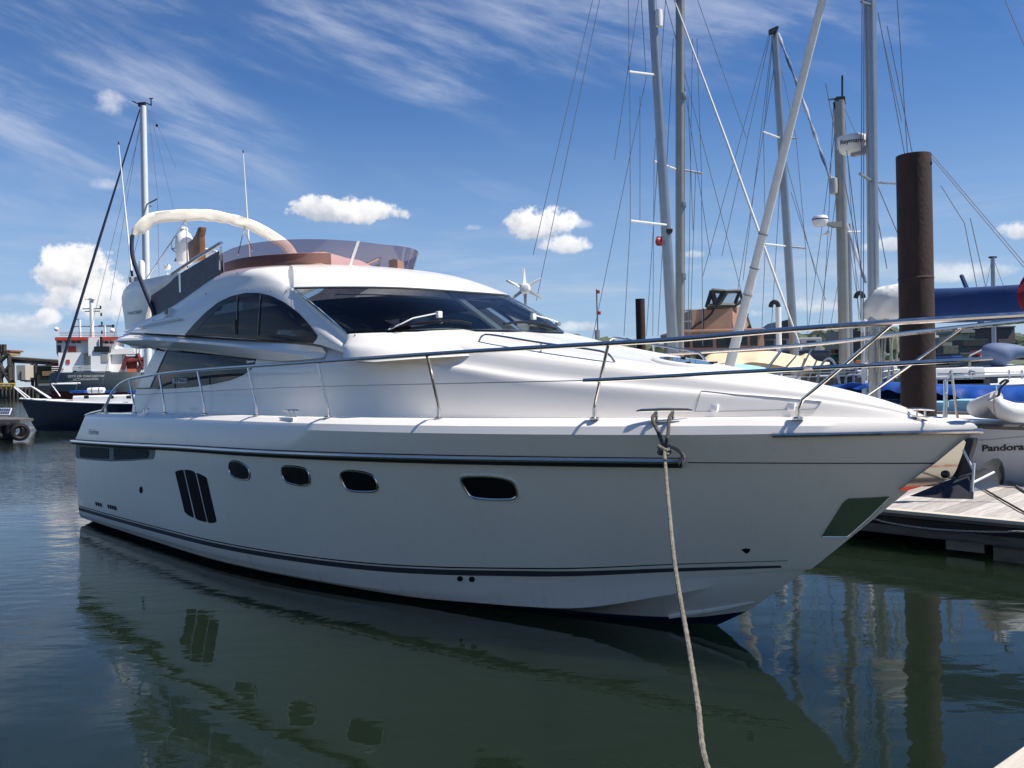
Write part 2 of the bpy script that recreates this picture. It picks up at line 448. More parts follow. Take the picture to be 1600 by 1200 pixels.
# ================================================================== WATER
WATER_Z = -0.06
def water_material():
    m, nt, out = new_mat('harbour_water')
    b = nt.node('ShaderNodeBsdfPrincipled')
    nt.l.new(b.outputs[0], out.inputs[0])
    g = nt.node('ShaderNodeNewGeometry')
    pos = g.outputs['Position']
    nz = nt.noise(pos, 0.05, 4, 0.6)
    nt.l.new(nt.mix(nt.ramp(nz, .3, .7), (0.008, 0.0145, 0.009), (0.010, 0.018, 0.011)), b.inputs['Base Color'])
    b.subsurface_method = 'BURLEY'
    b.inputs['Subsurface Weight'].default_value = 1.0
    b.inputs['Subsurface Radius'].default_value = (0.8, 1.2, 1.0)
    b.inputs['Subsurface Scale'].default_value = 1.6
    b.inputs['Roughness'].default_value = 0.012
    b.inputs['IOR'].default_value = 1.333
    mp = nt.node('ShaderNodeMapping'); mp.inputs['Rotation'].default_value = (0, 0, R(22)); mp.inputs['Scale'].default_value = (0.75, 1.5, 1)
    nt.l.new(pos, mp.inputs[0])
    w1 = nt.noise(mp.outputs[0], 0.9, 3, 0.5, 0.3)
    w2 = nt.noise(mp.outputs[0], 3.6, 4, 0.55, 0.4)
    patch = nt.ramp(nt.noise(pos, 0.11, 3, 0.5), 0.38, 0.66, 0.18, 1.0)
    # open water away from the sheltered side of the berth is livelier
    sx = nt.node('ShaderNodeSeparateXYZ'); nt.l.new(pos, sx.inputs[0])
    openw = nt.m('MULTIPLY', nt.ramp(sx.outputs[1], 9.0, 24.0, 0.6, 3.0), nt.ramp(sx.outputs[0], -1.0, -5.0, 1.0, 3.2))
    h = nt.m('ADD', nt.m('MULTIPLY', w1, 0.010), nt.m('MULTIPLY', nt.m('MULTIPLY', w2, 0.0042), nt.m('MULTIPLY', patch, openw)))
    bn = nt.node('ShaderNodeBump'); bn.inputs['Strength'].default_value = 1.0; bn.inputs['Distance'].default_value = 1.0
    nt.l.new(h, bn.inputs['Height']); nt.l.new(bn.outputs[0], b.inputs['Normal'])
    return m
M['water'] = water_material()
w = MB(); w.add([(-4000, -600, WATER_Z), (4000, -600, WATER_Z), (4000, 7000, WATER_Z), (-4000, 7000, WATER_Z)], [(0, 1, 2, 3)])
tag(w.build('water', M['water'], smooth=False), kind='structure')

# ================================================================== THE MOTOR YACHT
XB = 12.6
B0 = atz(1145, 972, 0.0); B0.z = 0
HV = Vector((math.cos(R(HEAD)), -math.sin(R(HEAD)), 0))       # bow direction
PV = Vector((math.sin(R(HEAD)), math.cos(R(HEAD)), 0))        # port direction
YO = B0 - HV * XB
yacht = empty('motor_yacht', YO, -R(HEAD), 'large white flybridge motor yacht with chrome rails and dark windows, filling the berth', 'motor yacht')
def loc(wp):
    d = Vector(wp) - YO; return Vector((d.dot(HV), d.dot(PV), d.z))
def wld(l):
    return YO + HV * l[0] + PV * l[1] + Vector((0, 0, l[2]))
E0 = loc(EYE)
def lray(px, py):
    d = ray(px, py); return Vector((d.dot(HV), d.dot(PV), d.z))
def ys(px, py, y):
    """point of the yacht seen at a pixel, y metres to starboard of the centreline"""
    d = lray(px, py); return E0 + d * ((-y - E0.y) / d.y)
def yx(px, py, x):
    d = lray(px, py); return E0 + d * ((x - E0.x) / d.x)
def yz(px, py, z):
    d = lray(px, py); return E0 + d * ((z - E0.z) / d.z)
def hb(L, B, ln, p, aft=0.0):
    def b(x):
        t = min(1, max(0, (L - x) / ln)); return B * (1 - (1 - t) ** p) * (1 - aft * max(0, (6 - x) / 6) ** 2)
    return b

LINES = {   # name: (half-beam, x aft, x at the stem, z table)
    'D': (hb(14.72, 2.15, 7.8, 2.3, .08), 1.35, 14.72, interp([(.9, 1.74), (3.2, 1.765), (6.6, 1.79), (10, 1.792), (12.75, 1.80), (14.72, 1.835)])),
    'R': (hb(14.46, 2.2, 7.8, 2.1, .08), .98, 14.46, interp([(.8, 1.375), (3.5, 1.43), (6, 1.485), (8.8, 1.52), (11.7, 1.55), (14.46, 1.57)])),
    'S': (hb(13.48, 2.08, 7.8, 1.9, .06), .80, 13.48, interp([(.6, .235), (3.3, .26), (5.7, .285), (8.3, .31), (9.2, .33), (10, .37), (10.7, .42), (11.36, .47), (12.35, .58), (13.48, .69)])),
    'U': (hb(13.35, 2.0, 7.8, 1.85, .04), .72, 13.36, interp([(0, .04), (8, .03), (9.2, .035), (10.3, .09), (11.3, .24), (12.3, .42), (12.85, .51), (13.36, .60)])),
    'C': (hb(13.31, 1.97, 7.8, 1.82, .04), .70, 13.31, interp([(0, .015), (8, 0.0), (9.5, -.01), (10.3, .015), (11.24, .06), (12.3, .30), (12.8, .44), (13.31, .565)])),
    'N': (hb(12.78, 1.93, 7.8, 1.7, .04), .70, 12.76, interp([(0, .01), (8, -.006), (9.5, -.03), (10.3, -.03), (11.3, -.02), (12.2, .02), (12.76, .13)])),
}
NST = 72
def gu(u): return 1 - (1 - u) ** 1.7
def line(k, off=0.0, dz=0.0, n=NST):
    b, x0, L, zf = LINES[k]
    out = []
    for i in range(n):
        x = x0 + (L - x0) * gu(i / (n - 1))
        y = b(x)
        out.append(Vector((x, -(y + off if i < n - 1 else 0), zf(x) + dz)))
    return out
lD, lR, lS, lU, lC, lN = (line(k) for k in 'DRSUCN')
keel = [Vector((.7 + (12.45 - .7) * gu(i / (NST - 1)), 0, interp([(0, -.75), (8, -.85), (11, -.6), (12.0, -.25), (12.45, -.05)])(.7 + (12.45 - .7) * gu(i / (NST - 1))))) for i in range(NST)]
def catrows(rows, sub):
    n = len(rows[0]); out = []
    for i in range(len(rows) - 1):
        for k in range(sub):
            t = k / sub; r = []
            for j in range(n):
                p1, p2 = rows[i][j], rows[i + 1][j]
                p0 = rows[i - 1][j] if i else p1 * 2 - p2
                p3 = rows[i + 2][j] if i + 2 < len(rows) else p2 * 2 - p1
                r.append(0.5 * ((2 * p1) + (p2 - p0) * t + (2 * p0 - 5 * p1 + 4 * p2 - p3) * t * t + (3 * p1 - p0 - 3 * p2 + p3) * t ** 3))
            out.append(r)
    out.append(rows[-1])
    return out
hull = MB()
hull.loft([lC, lU])
hull.loft(catrows([lU, lS, lR], 6))
hull.loft([lR, lD])
hull.loft([lN, lC])
# rounded gunwale from the topside edge up and in to the side deck
cap_in = interp([(1, .17), (9, .16), (12, .14), (13.5, .10), (14.3, .05), (14.72, 0.0)])
def caprow(fin, dz):
    out = []
    for p in lD:
        y = max(0.0, -p.y - cap_in(p.x) * fin)
        out.append(Vector((p.x - (.05 * fin if p.x > 14.5 else 0), -y, p.z + dz * (1.0 if p.x < 13.2 else lerp(1.0, .35, (p.x - 13.2) / 1.52)))))
    return out
g1, g2, g3 = caprow(.18, .07), caprow(.55, .12), caprow(1.0, .135)
hull.loft([lD, g1, g2, g3])
# inner face down to the side deck, then the deck itself to the centreline
din = [Vector((p.x, p.y * .985, p.z - .03 if p.x < 12.5 else p.z - .03 * max(0, (13.6 - p.x) / 1.1))) for p in g3]
dcl = [Vector((p.x, 0, p.z + .03)) for p in din]
hull.loft([g3, din, dcl])
hull.mirror()
# transom
tr = [keel[0], lN[0], lC[0], lU[0], lS[0], lR[0], lD[0], g1[0], g2[0], g3[0], din[0], dcl[0]]
hull.fan(tr + [Vector((p.x, -p.y, p.z)) for p in tr[-2:0:-1]])
H_hull = hull.build('hull', M['hullgel'], yacht, ang=22)
# deck mouldings are pure white: second material on the faces of the gunwale and the deck
H_hull.data.materials.append(M['gel'])
for p in H_hull.data.polygons:
    c = p.center
    if c.z > LINES['D'][3](c.x) - .004 and c.x > 1.36: p.material_index = 1
bp = MB(); bp.loft([keel, lN]); bp.mirror(); bp.build('bottom_paint', M['navy'], yacht)
BH = BVHTree.FromPolygons([Vector(v) for v in hull.v], hull.f)

def cast(bvh, px, py, off=0.0):
    d = lray(px, py).normalized()
    h, nrm, i, dist = bvh.ray_cast(E0, d)
    if h is None: return None
    if nrm.dot(d) > 0: nrm = -nrm
    return h + nrm * off, nrm
def smooth_px(pts, n=48):
    return [(v.x, v.y) for v in cr([Vector((a, b, 0)) for a, b in pts], n, True)]
def dense_px(pts, n=64):
    P = [Vector((a, b, 0)) for a, b in pts]; P.append(P[0]); return [(v.x, v.y) for v in resample(P, n + 1)[:-1]]
def patch(bvh, px, off=.006, rings=(1, .75, .5, .25), skirt=.02, scale=1.0, inner=None):
    """sheet following the surface behind a pixel outline; inner < 1 gives only the ring between inner and the outline"""
    cx = sum(p[0] for p in px) / len(px); cy = sum(p[1] for p in px) / len(px)
    mb = MB(); rows = []
    if inner: rings = (1, inner)
    first = []
    for r in rings:
        row = []
        for a, b in px:
            q = cast(bvh, cx + (a - cx) * r * scale, cy + (b - cy) * r * scale, off)
            if q is None:
                q = (rows[-1][len(row)] if rows else (row[-1] if row else Vector((0, 0, 0))), Vector((0, -1, 0)))
            row.append(q[0])
            if r == 1: first.append(q)
        rows.append(row)
    if skirt: mb.loft([[p - nn * (skirt + off) for p, nn in first], rows[0]], closed=True)
    mb.loft(rows, closed=True)
    if not inner:
        q = cast(bvh, cx, cy, off)
        c = q[0] if q else sum(rows[-1], Vector()) / len(px)
        o = len(mb.v); mb.v += [tuple(p) for p in rows[-1]] + [tuple(c)]; n = len(px)
        mb.f += [(o + i, o + (i + 1) % n, o + n) for i in range(n)]; mb.mi += [0] * n
    return mb
def poly3(bvh, px, off):
    out = []
    for a, b in px:
        q = cast(bvh, a, b, off)
        if q: out.append(q[0])
    return out

# --- rub rail: a dark fender strip with a chrome half round
rr = [p for p in line('R', .02) if p.x < 12.72]
rr[-1] = Vector((12.72, -(LINES['R'][0](12.72) + .02), LINES['R'][3](12.72)))
mb = MB(); mb.tube(rr, .045, 8); mb.mirror(); rub = mb.build('rub_rail', M['darkrub'], yacht)
mb = MB(); mb.tube([p + Vector((0, -.03, .012)) for p in rr], .024, 8); mb.mirror(); mb.build('chrome_strip', M['steel'], rub)
seam = [p for p in line('R', .004) if p.x > 12.7]
mb = MB(); mb.tube(seam, .0045, 5); mb.mirror(); mb.build('hull_seam', M['stripe'], yacht)
seam2 = [p + Vector((0, -.0, .0)) for p in line('D', .002, -.006) if p.x < 13.3]
# --- chrome bow rail along the deck edge
br = [p for p in line('D', .012, -.012) if p.x > 13.45]
br = [Vector((13.45, -(LINES['D'][0](13.45) + .012), LINES['D'][3](13.45) - .012))] + br
br[-1].x += .02
brp = [Vector((p.x, -p.y, p.z)) for p in br[::-1]][1:]
mb = MB(); mb.tube(br + brp, .021, 8); bowr = mb.build('bow_rub_strip', M['steel'], yacht)
# --- boot stripes
def stripe_mb(w, dz, xe):
    pts = [p for p in line('S', 0, dz) if p.x < xe]
    mb = MB(); a, c = [], []
    for p in pts:
        wz = w * (1 if p.x < 11 else lerp(1, .35, (p.x - 11) / (xe - 11)))
        for lst, dzz in ((a, wz / 2), (c, -wz / 2)):
            o = Vector((p.x, 5.0 * -1, p.z + dzz)); h = BH.ray_cast(Vector((p.x, -6, p.z + dzz)), Vector((0, 1, 0)))
            lst.append((h[0] if h[0] is not None else Vector((p.x, p.y, p.z + dzz))) + Vector((0, -.004, 0)))
    mb.loft([a, c]); return mb
st = stripe_mb(.060, -.045, 13.22).build('boot_stripe', M['stripe'], yacht)
stripe_mb(.014, .010, 13.25).build('pinstripe', M['stripe2'], yacht)
# --- spray rail at the forefoot
sp = poly3(BH, [(1046, 963), (1075, 958), (1110, 953), (1145, 947), (1178, 940)], .006)
if len(sp) > 2:
    mb = MB(); mb.tube(sp, [.022, .022, .02, .016, .006][:len(sp)], 6); mb.build('spray_rail', M['hullgel'], yacht)

# --- portholes
PORTS = [[(359, 723), (372, 721), (388, 731), (390, 747), (376, 749), (361, 741)],
         [(441, 731), (453, 728), (477, 732), (484, 743), (483, 756), (467, 758), (446, 751)],
         [(533, 739), (550, 735), (577, 740), (587, 749), (590, 765), (575, 768), (547, 766), (538, 757)],
         [(722, 747), (750, 744), (780, 746), (802, 754), (807, 776), (782, 780), (742, 777), (730, 767)]]
for i, o in enumerate(PORTS):
    px = smooth_px(o)
    ph = patch(BH, px, .004, skirt=0).build('porthole', M['frit'], yacht)
    rim = poly3(BH, px, .006)
    mb = MB(); mb.tube(rim + rim[:1], .011, 6, caps=False); mb.build('rim', M['steel'], ph)
    if i == 3:
        cxx = sum(p[0] for p in px) / len(px); cyy = sum(p[1] for p in px) / len(px)
        r2 = poly3(BH, [(cxx + (a - cxx) * 1.08, cyy + (b - cyy) * 1.12) for a, b in px], .001)
        mb = MB(); mb.tube(r2 + r2[:1], .012, 6, caps=False); mb.build('recess_edge', M['hullgel'], ph)
# --- engine-room vents: three raked black blades
for o in ([(274, 737), (280, 734.5), (286.5, 734), (303.5, 809), (296, 806), (289, 800)],
          [(288.5, 734), (296, 734), (305, 737.5), (323.5, 816), (315, 814), (306.5, 811)],
          [(307.5, 738.5), (315, 741.5), (323, 746.5), (339, 816), (332, 817), (325.5, 817)]):
    patch(BH, dense_px(o, 40), .006, skirt=.03).build('hull_vent', M['slat'], yacht)
# --- stern quarter grille with two panes
go = dense_px([(118.5, 695), (180, 697), (243, 701), (241, 717), (205, 720), (174, 721), (145, 719), (118.5, 716)], 48)
gr = patch(BH, go, .006, skirt=.03).build('quarter_grille', M['stripe'], yacht)
gr.data.materials[0] = mat('grille_frame', (.24, .27, .27), .6, spec=.2)
for o in ([(126, 698), (171, 700), (171, 717), (150, 716), (126, 714)], [(179, 700), (234, 703), (233, 715), (205, 717), (179, 718)]):
    patch(BH, dense_px(o, 24), .014, skirt=.02).build('grille_pane', mat('grille_screen', (0.05, 0.062, 0.064), .7, spec=.12), gr)
for k in range(7):
    q = cast(BH, 151 + k * 3.6 + (8.2 if k > 2 else 0), 787 + k * .9 + (1.5 if k > 2 else 0), .004)[0] + Vector((0, -.004, 0))
    mb = MB(); mb.fan([q + d for d in (Vector((-.05, 0, .03)), Vector((.02, 0, .03)), Vector((.05, 0, -.03)), Vector((-.02, 0, -.03)))]); mb.build('drain_slot', M['slat'], yacht)

for px, py, rx, ry in ((719, 904, 4.6, 4.4), (737.5, 905, 4.8, 4.4), (220.5, 765.5, 2.6, 5.5)):
    o = [(px + rx * math.cos(a * math.pi / 8), py + ry * math.sin(a * math.pi / 8)) for a in range(16)]
    f = patch(BH, o, .004, rings=(1, .5), skirt=.01).build('skin_fitting', M['steel'] if px > 300 else M['slat'], yacht)
    if px > 300:
        patch(BH, [(px + .3 + (a - px) * .72, py + .3 + (b - py) * .72) for a, b in o], .008, rings=(1, .5), skirt=.004).build('skin_fitting_bore', M['slat'], f)
patch(BH, dense_px([(1158, 858.5), (1166, 856.5), (1173, 858), (1170, 863), (1166, 865)], 20), .004, skirt=.01).build('chain_drain', M['slat'], yacht)
# --- polished plate that keeps the anchor off the hull
gpo = dense_px([(1284, 838), (1303, 808), (1319, 783), (1326, 778.5), (1360, 777), (1392, 775), (1360, 807), (1325, 838)], 48)
gp_ = patch(BH, gpo, .006, skirt=.008).build('anchor_guard_plate', M['mirror'], yacht)
ge = poly3(BH, gpo, .006); mb = MB(); mb.tube(ge + ge[:1], .005, 5, caps=False); mb.build('plate_edge', M['steel'], gp_)


# ------------------------------------------------------------------ lower house and foredeck coachroof
bT = hb(14.45, 1.6, 7.0, 1.9, .05)
zT = interp([(2, 3.02), (2.86, 2.95), (3.85, 2.87), (5.18, 2.76), (6.64, 2.63), (7.46, 2.58), (8.42, 2.59), (9.1, 2.575), (10.2, 2.48), (11.1, 2.345), (12, 2.245), (12.75, 2.16), (13.6, 2.07), (14.17, 1.96), (14.45, 1.87)])
zC = interp([(2, 3.02), (7.5, 2.93), (8.7, 2.90), (9.6, 2.88), (10.5, 2.70), (11.3, 2.555), (12.17, 2.405), (13, 2.255), (13.6, 2.14), (14.2, 1.985), (14.45, 1.87)])
NX = 80
hx = [2.1 + (14.44 - 2.1) * i / (NX - 1) for i in range(NX)]
def zdeck(x): return LINES['D'][3](min(x, 14.6)) - .03
def rake(x, z):      # the aft end of the wall follows the raked post of the saloon window
    xs = lerp(2.40, 2.62, min(1, max(0, (z - 1.8) / .5))) if z < 2.3 else lerp(2.62, 3.45, (z - 2.3) / .65)
    return x + (xs - 2.1) * max(0, 1 - (x - 2.1) / 2.5)
def wrow(off, zf):
    out = []
    for x in hx:
        x2 = rake(x, zf(x)); out.append(Vector((x2, -(bT(x2) + off), zf(x2))))
    return out
base = wrow(.07, zdeck)
rows = [base,
        wrow(.058, lambda x: lerp(zdeck(x), zT(x), .3)), wrow(.04, lambda x: lerp(zdeck(x), zT(x), .6)),
        wrow(.012, lambda x: zT(x) - .07 * min(1, (14.44 - x) / 3)),
        [Vector((x, -(bT(x) - .05 * min(1, (14.44 - x) / 3)), zT(x))) for x in hx],
        [Vector((x, -bT(x) * .86, lerp(zT(x), zC(x), .74))) for x in hx],
        [Vector((x, -bT(x) * .58, lerp(zT(x), zC(x), .97))) for x in hx],
        [Vector((x, -bT(x) * .5, lerp(zT(x), zC(x), .97) - .014)) for x in hx],
        [Vector((x, 0, zC(x))) for x in hx]]
cr_rows = catrows(rows[:7], 4)
house = MB(); house.loft(cr_rows); house.loft(catrows(rows[7:], 3)); house.loft([rows[6], rows[7]])
house.mirror()
house_o = house.build('coachroof', M['gel'], yacht, ang=50)
BC = BVHTree.FromPolygons([Vector(v) for v in house.v], house.f)

# ------------------------------------------------------------------ upper house: side walls, A-pillars, roof
U1x = interp([(2.1, 3.22), (2.41, 3.20), (4.53, 3.04), (6.5, 2.885), (8.07, 2.755), (8.61, 2.63), (9.15, 2.49)])
R1x = interp([(2.1, 3.27), (3.33, 3.36), (4.55, 3.56), (5.4, 3.665), (6.1, 3.69), (6.7, 3.645), (7.2, 3.535), (7.75, 3.24), (8.3, 2.93), (8.72, 2.68), (9.15, 2.50)])
yU = interp([(2, 1.6), (7, 1.61), (8.2, 1.57), (9.15, 1.45)])
yR = interp([(2, 1.52), (6.5, 1.50), (8.2, 1.51), (9.15, 1.445)])
wx = [2.1 + (9.15 - 2.1) * i / 63 for i in range(64)]
NR = 8
wall_rows = []
for k in range(NR + 1):
    t = k / NR
    wall_rows.append([Vector((x, -(lerp(yU(x), yR(x), t) + .03 * math.sin(math.pi * t) * min(1, (9.15 - x)) - .03 * t ** 6), lerp(U1x(x), R1x(x), t))) for x in wx])
# horseshoes (starboard end -> centre), mirrored
def shoe(xs, ysb, zs, xc, zc, n, k=24, e=1 / 1.15):
    out = []
    for i in range(k + 1):
        y = ysb * math.cos(i / k * math.pi / 2)
        f = max(0.0, 1 - (y / ysb) ** n) ** e
        out.append(Vector((lerp(xs, xc, f), -y, lerp(zs, zc, f))))
    return out
WB = shoe(8.60, 1.475, 2.835, 10.0, 2.80, 4)
WT = shoe(7.42, 1.475, 3.475, 8.88, 3.375, 5)
def between(a, b, t, bulge=0.0):
    out = []
    for p, q in zip(a, b):
        v = p.lerp(q, t); nn = Vector((v.x - 6.5, v.y, .8)).normalized(); out.append(v + nn * bulge * math.sin(math.pi * t))
    return out
ws_rows = [between(WB, WT, i / 8, .05) for i in range(9)]
C1 = shoe(5.6, 1.34, 3.905, 7.1, 3.88, 2, 24, .5)
c1aft = [(1.75, 1.36, 3.34), (2.3, 1.36, 3.37), (2.96, 1.36, 3.45), (3.6, 1.36, 3.55), (4.21, 1.36, 3.665), (4.8, 1.35, 3.82), (5.2, 1.345, 3.895), (5.6, 1.34, 3.905)]
c1s = cr([Vector((x, -y, z)) for x, y, z in c1aft], 33)
c1z = lambda x: min(c1s, key=lambda p: abs(p.x - x))
up = MB()
up.loft(wall_rows)
# bevelled face of the arch back to the coaming (aft of the windscreen) and to the glass edge (along the A-pillar)
def coam(x):
    for a, b in zip(c1s, c1s[1:]):
        if a.x <= x <= b.x: return a.lerp(b, (x - a.x) / (b.x - a.x))
    return c1s[-1]
side_x = [x for x in wx if x <= 7.42]
r1p = [Vector((x, -(yR(x) - .03), R1x(x))) for x in side_x]
def c1y(x):
    for a, b in zip(C1, C1[1:]):
        if a.x <= x <= b.x + 1e-6: return a.lerp(b, (x - a.x) / max(1e-6, b.x - a.x))
    return C1[-1]
# along the roof side the inner row leaves the coaming and runs forward to meet the windscreen corner
ctop = [coam(x) if x < 5.6 else c1y(min(7.05, 5.6 + (x - 5.6) * .55)) for x in side_x]
cend = ctop[-1]
srow = []
for t in (0, .15, .35, .6, .85, 1):
    srow.append([a.lerp(b, t) + Vector((0, -.035 * math.sin(math.pi * t), .035 * math.sin(math.pi * t))) for a, b in zip(r1p, ctop)])
up.loft(srow)
pil_x = [7.42 + (9.15 - 7.42) * i / 20 for i in range(21)]
r1q = [Vector((x, -(yR(x) - .03), R1x(x))) for x in pil_x]
wedge = [WT[0].lerp(WB[0], i / 20) for i in range(21)]
wedge = [ws_rows[8 - int(round(i / 20 * 8))][0] if i % 20 == 0 else wedge[i] for i in range(21)]
up.loft([r1q, [a.lerp(b, .5) + Vector((.012, -.012, .012)) for a, b in zip(r1q, wedge)], wedge])
# roof from the windscreen head back to the deflector base
C1f = [cend] + [p for p in C1 if p.x > cend.x + .002]
C1f = resample(C1f, len(WT))
WTu = [p + Vector((.012, 0, .012)) for p in WT]
roof_rows = []
for i in range(9):
    t = i / 8
    roof_rows.append([p.lerp(q, t) + Vector((.04, 0, .075)) * math.sin(math.pi * t) for p, q in zip(WTu, C1f)])
up.loft(roof_rows)
up.loft([WT, WTu])
e1 = [q[-1] for q in srow]; e2 = resample([q[0] for q in roof_rows], 12)
up.loft([resample(e1, 12), e2])
# cowl under the windscreen easing into the foredeck
def cowl(o, dz):
    out = []
    for i, p in enumerate(WB):
        d = Vector((max(.0, p.x - 8.2), p.y, 0)).normalized(); t = .12 + .88 * min(1, i / 7) ** .8
        fwd = d.x * d.x; oo = o * lerp(.5, 1.0, fwd); zz = dz * lerp(1.5, 1.0, fwd)
        out.append(p + d * oo * t + Vector((0, 0, zz * (.5 + .5 * t))))
    return out
up.loft(catrows([cowl(-.02, .012), cowl(.03, .006), cowl(.16, -.03), cowl(.34, -.08), cowl(.54, -.135), cowl(.72, -.24)], 3))
up.mirror()
BU = BVHTree.FromPolygons([Vector(v) for v in up.v], up.f)
# window openings cut through both side walls (the glass and its black edge cover the rim)
arch = [(290, 523.5), (304, 507), (322, 489), (342, 473), (362, 463.5), (384, 458.5), (405, 458.5), (424, 463), (446, 474), (466, 489), (482, 506), (496.5, 525), (492, 532), (487.5, 537.5), (450, 534), (400, 529.5), (345, 525.5)]
def cpx(l):
    d = wld(l) - EYE; k = F_PX / d.dot(FWD); return 800 + k * d.dot(RT), 600 - k * d.dot(UP)
acx, acy = sum(a for a, b in arch) / len(arch), sum(b for a, b in arch) / len(arch)
def in_arch(x, y, s=.93):
    P = [(acx + (a - acx) * s, acy + (b - acy) * s) for a, b in arch]; c = False
    for (xa, ya), (xb, yb) in zip(P, P[1:] + P[:1]):
        if (ya > y) != (yb > y) and x < (xb - xa) * (y - ya) / (yb - ya) + xa: c = not c
    return c
keep = []
for f in up.f:
    c = sum((Vector(up.v[i]) for i in f), Vector()) / len(f)
    vs = [Vector((up.v[i][0], -abs(up.v[i][1]), up.v[i][2])) for i in f]
    if abs(c.y) > 1.4 and c.z < 3.7 and all(in_arch(*cpx(v)) for v in vs): continue
    keep.append(f)
up.f = keep; up.mi = [0] * len(keep)
up_o = up.build('upper_house', M['gel'], yacht, ang=40)
# flybridge coaming lip, floor and the overhang ledge
ledge_o = [(2.08, 1.74, 3.07), (2.5, 1.77, 3.06), (3.77, 1.77, 3.0), (5.52, 1.75, 2.865), (6.94, 1.71, 2.735), (7.5, 1.635, 2.665), (7.9, 1.575, 2.635), (8.2, 1.53, 2.61)]
lo = cr([Vector((x, -y, z)) for x, y, z in ledge_o], 40)
def yTx(x): return bT(x)
lin = [Vector((p.x, -(bT(p.x) - .02), zT(p.x) - .005)) for p in lo]
lup = [p + Vector((0, .02, .035)) for p in lo]
ltp = [Vector((p.x, -(yU(p.x) - .005), U1x(p.x) - .03)) for p in lo]
lg = MB(); lg.loft([lin, lo]); lg.loft([lo, lup]); lg.loft(catrows([lup, [a.lerp(b, .5) + Vector((0, 0, .002)) for a, b in zip(lup, ltp)], ltp], 2))
lg.fan([lin[0], lo[0], lup[0], ltp[0]]); lg.mirror()
# underside / deck slab of the flybridge overhang
lg.loft([[Vector((x, y, zT(max(x, 2.1)) - .006)) for x in (2.08, 3.2, 4.4, 5.6)] for y in (-1.6, 1.6)])
lg.loft([[Vector((x, y, 3.33)) for x in (1.8, 3.2, 4.4, 6.6)] for y in (-1.3, 0, 1.3)])
lg.loft([[Vector((2.08, y, 3.07)) for y in (-1.6, 1.6)], [Vector((1.8, y, 3.33)) for y in (-1.34, 1.34)]])
lg.build('side_ledge', M['gel'], yacht, ang=30)

# --- windscreen: glass between a bonded black edge; the interior shows through it
def full(row): return row + [Vector((p.x, -p.y, p.z)) for p in row[-2::-1]]
wsf = [[p for p in full(r)] for r in ws_rows]
nn = len(wsf[0])
gm = MB(); gm.loft([r[1:-1] for r in wsf[0:9]])
wscr = gm.build('windscreen', M['tint2'], yacht, ang=60)
out_off = lambda r, o: [p + Vector((p.x - 6.5, p.y, .8)).normalized() * o for p in r]
fr = MB()
for a, b in ((0, .06), (.965, 1.0)):
    def rowat(t):
        i = min(7, int(t * 8)); f = t * 8 - i; return [p.lerp(q, f) for p, q in zip(wsf[i], wsf[i + 1])]
    fr.loft([out_off(rowat(a), .004), out_off(rowat(b), .004)])
for j in ((0, 1), (nn - 2, nn - 1)):
    fr.loft([[out_off([wsf[i][jj]], .004)[0] for i in range(9)] for jj in j])
fr.build('bonded_edge', M['frit'], wscr)
# centre mullion behind the glass, head-lining edge, dashboard, seats, dark cabin shell
mu = MB(); mu.hexa([Vector((9.60, -.05, 2.86)), Vector((9.60, .05, 2.86)), Vector((9.54, .05, 2.86)), Vector((9.54, -.05, 2.86))],
                   [Vector((8.62, -.05, 3.44)), Vector((8.62, .05, 3.44)), Vector((8.54, .05, 3.44)), Vector((8.54, -.05, 3.44))])
mu.build('windscreen_mullion', M['greyp'], wscr)
mb = MB(); hd = [p + Vector((-.16, 0, -.07)) for p in full(WT)]
mb.tube([p for p in hd if abs(p.y) < 1.3], .008, 6); mb.build('headlining_edge', M['white'], wscr)
sh = MB()
sh.loft([[Vector((x, y, 2.70)) for x in (2.4, 9.5)] for y in (-1.2, 1.2)])
sh.box((9.0, 0, 2.77), 1.0, 2.1, .06)
sh.loft([[Vector((p.x - .08, p.y * .97, 3.30)) for p in full(WT)], [Vector((2.4, p.y * .97, 3.30)) for p in full(WT)]])
sh.build('cabin_lining', M['interior'], yacht)
for y in (-.75, -.25):
    hs = MB(); hs.hexa([(7.25, y - .22, 2.72), (7.75, y - .22, 2.72), (7.75, y + .22, 2.72), (7.25, y + .22, 2.72)], [(7.12, y - .22, 3.2), (7.75, y - .22, 2.98), (7.75, y + .22, 2.98), (7.12, y + .22, 3.2)]); hs.build('cabin_seat', M['interior2'], yacht, bevel=.03)
hs = MB(); hs.hexa([(4.1, .6, 2.72), (6.3, .6, 2.72), (6.3, 1.2, 2.72), (4.1, 1.2, 2.72)], [(4.1, .6, 3.02), (6.3, .6, 3.02), (6.3, 1.2, 3.15), (4.1, 1.2, 3.15)]); hs.build('cabin_sofa', M['interior2'], yacht, bevel=.03)

# --- arch window: dark panes with two joints, both sides
apx = dense_px(arch, 96)
def both(mb): return mb.mirror()
aw = pair(patch(BU, apx, .008, rings=(1, .8, .6, .4, .2), skirt=.02), 'arch_window', M['tint'], yacht)
pair(patch(BU, apx, .011, inner=.86, skirt=0), 'bonded_edge', M['frit'], aw)
for a, b, wd in (((373, 462), (371, 529.5), 1.1), ((409, 459.5), (404, 532.5), .9)):
    q = [cast(BU, lerp(a[0], b[0], t / 8), lerp(a[1], b[1], t / 8), .012) for t in range(9)]
    mb = MB(); mb.tube([x[0] for x in q if x], .012, 5); mb.build('pane_joint', M['black'], aw)
q = [cast(BU, lerp(369.5, 370, t / 4), lerp(500, 522, t / 4), .016)[0] for t in range(5)]
mb = MB(); mb.tube(q, .022, 6); mb.build('window_handle', M['black'], aw)
arim = poly3(BU, dense_px(arch, 120), .006)
mb = MB(); mb.tube(arim + arim[:1], .007, 5, caps=False); mb.build('window_seal', M['darkrub'], aw)

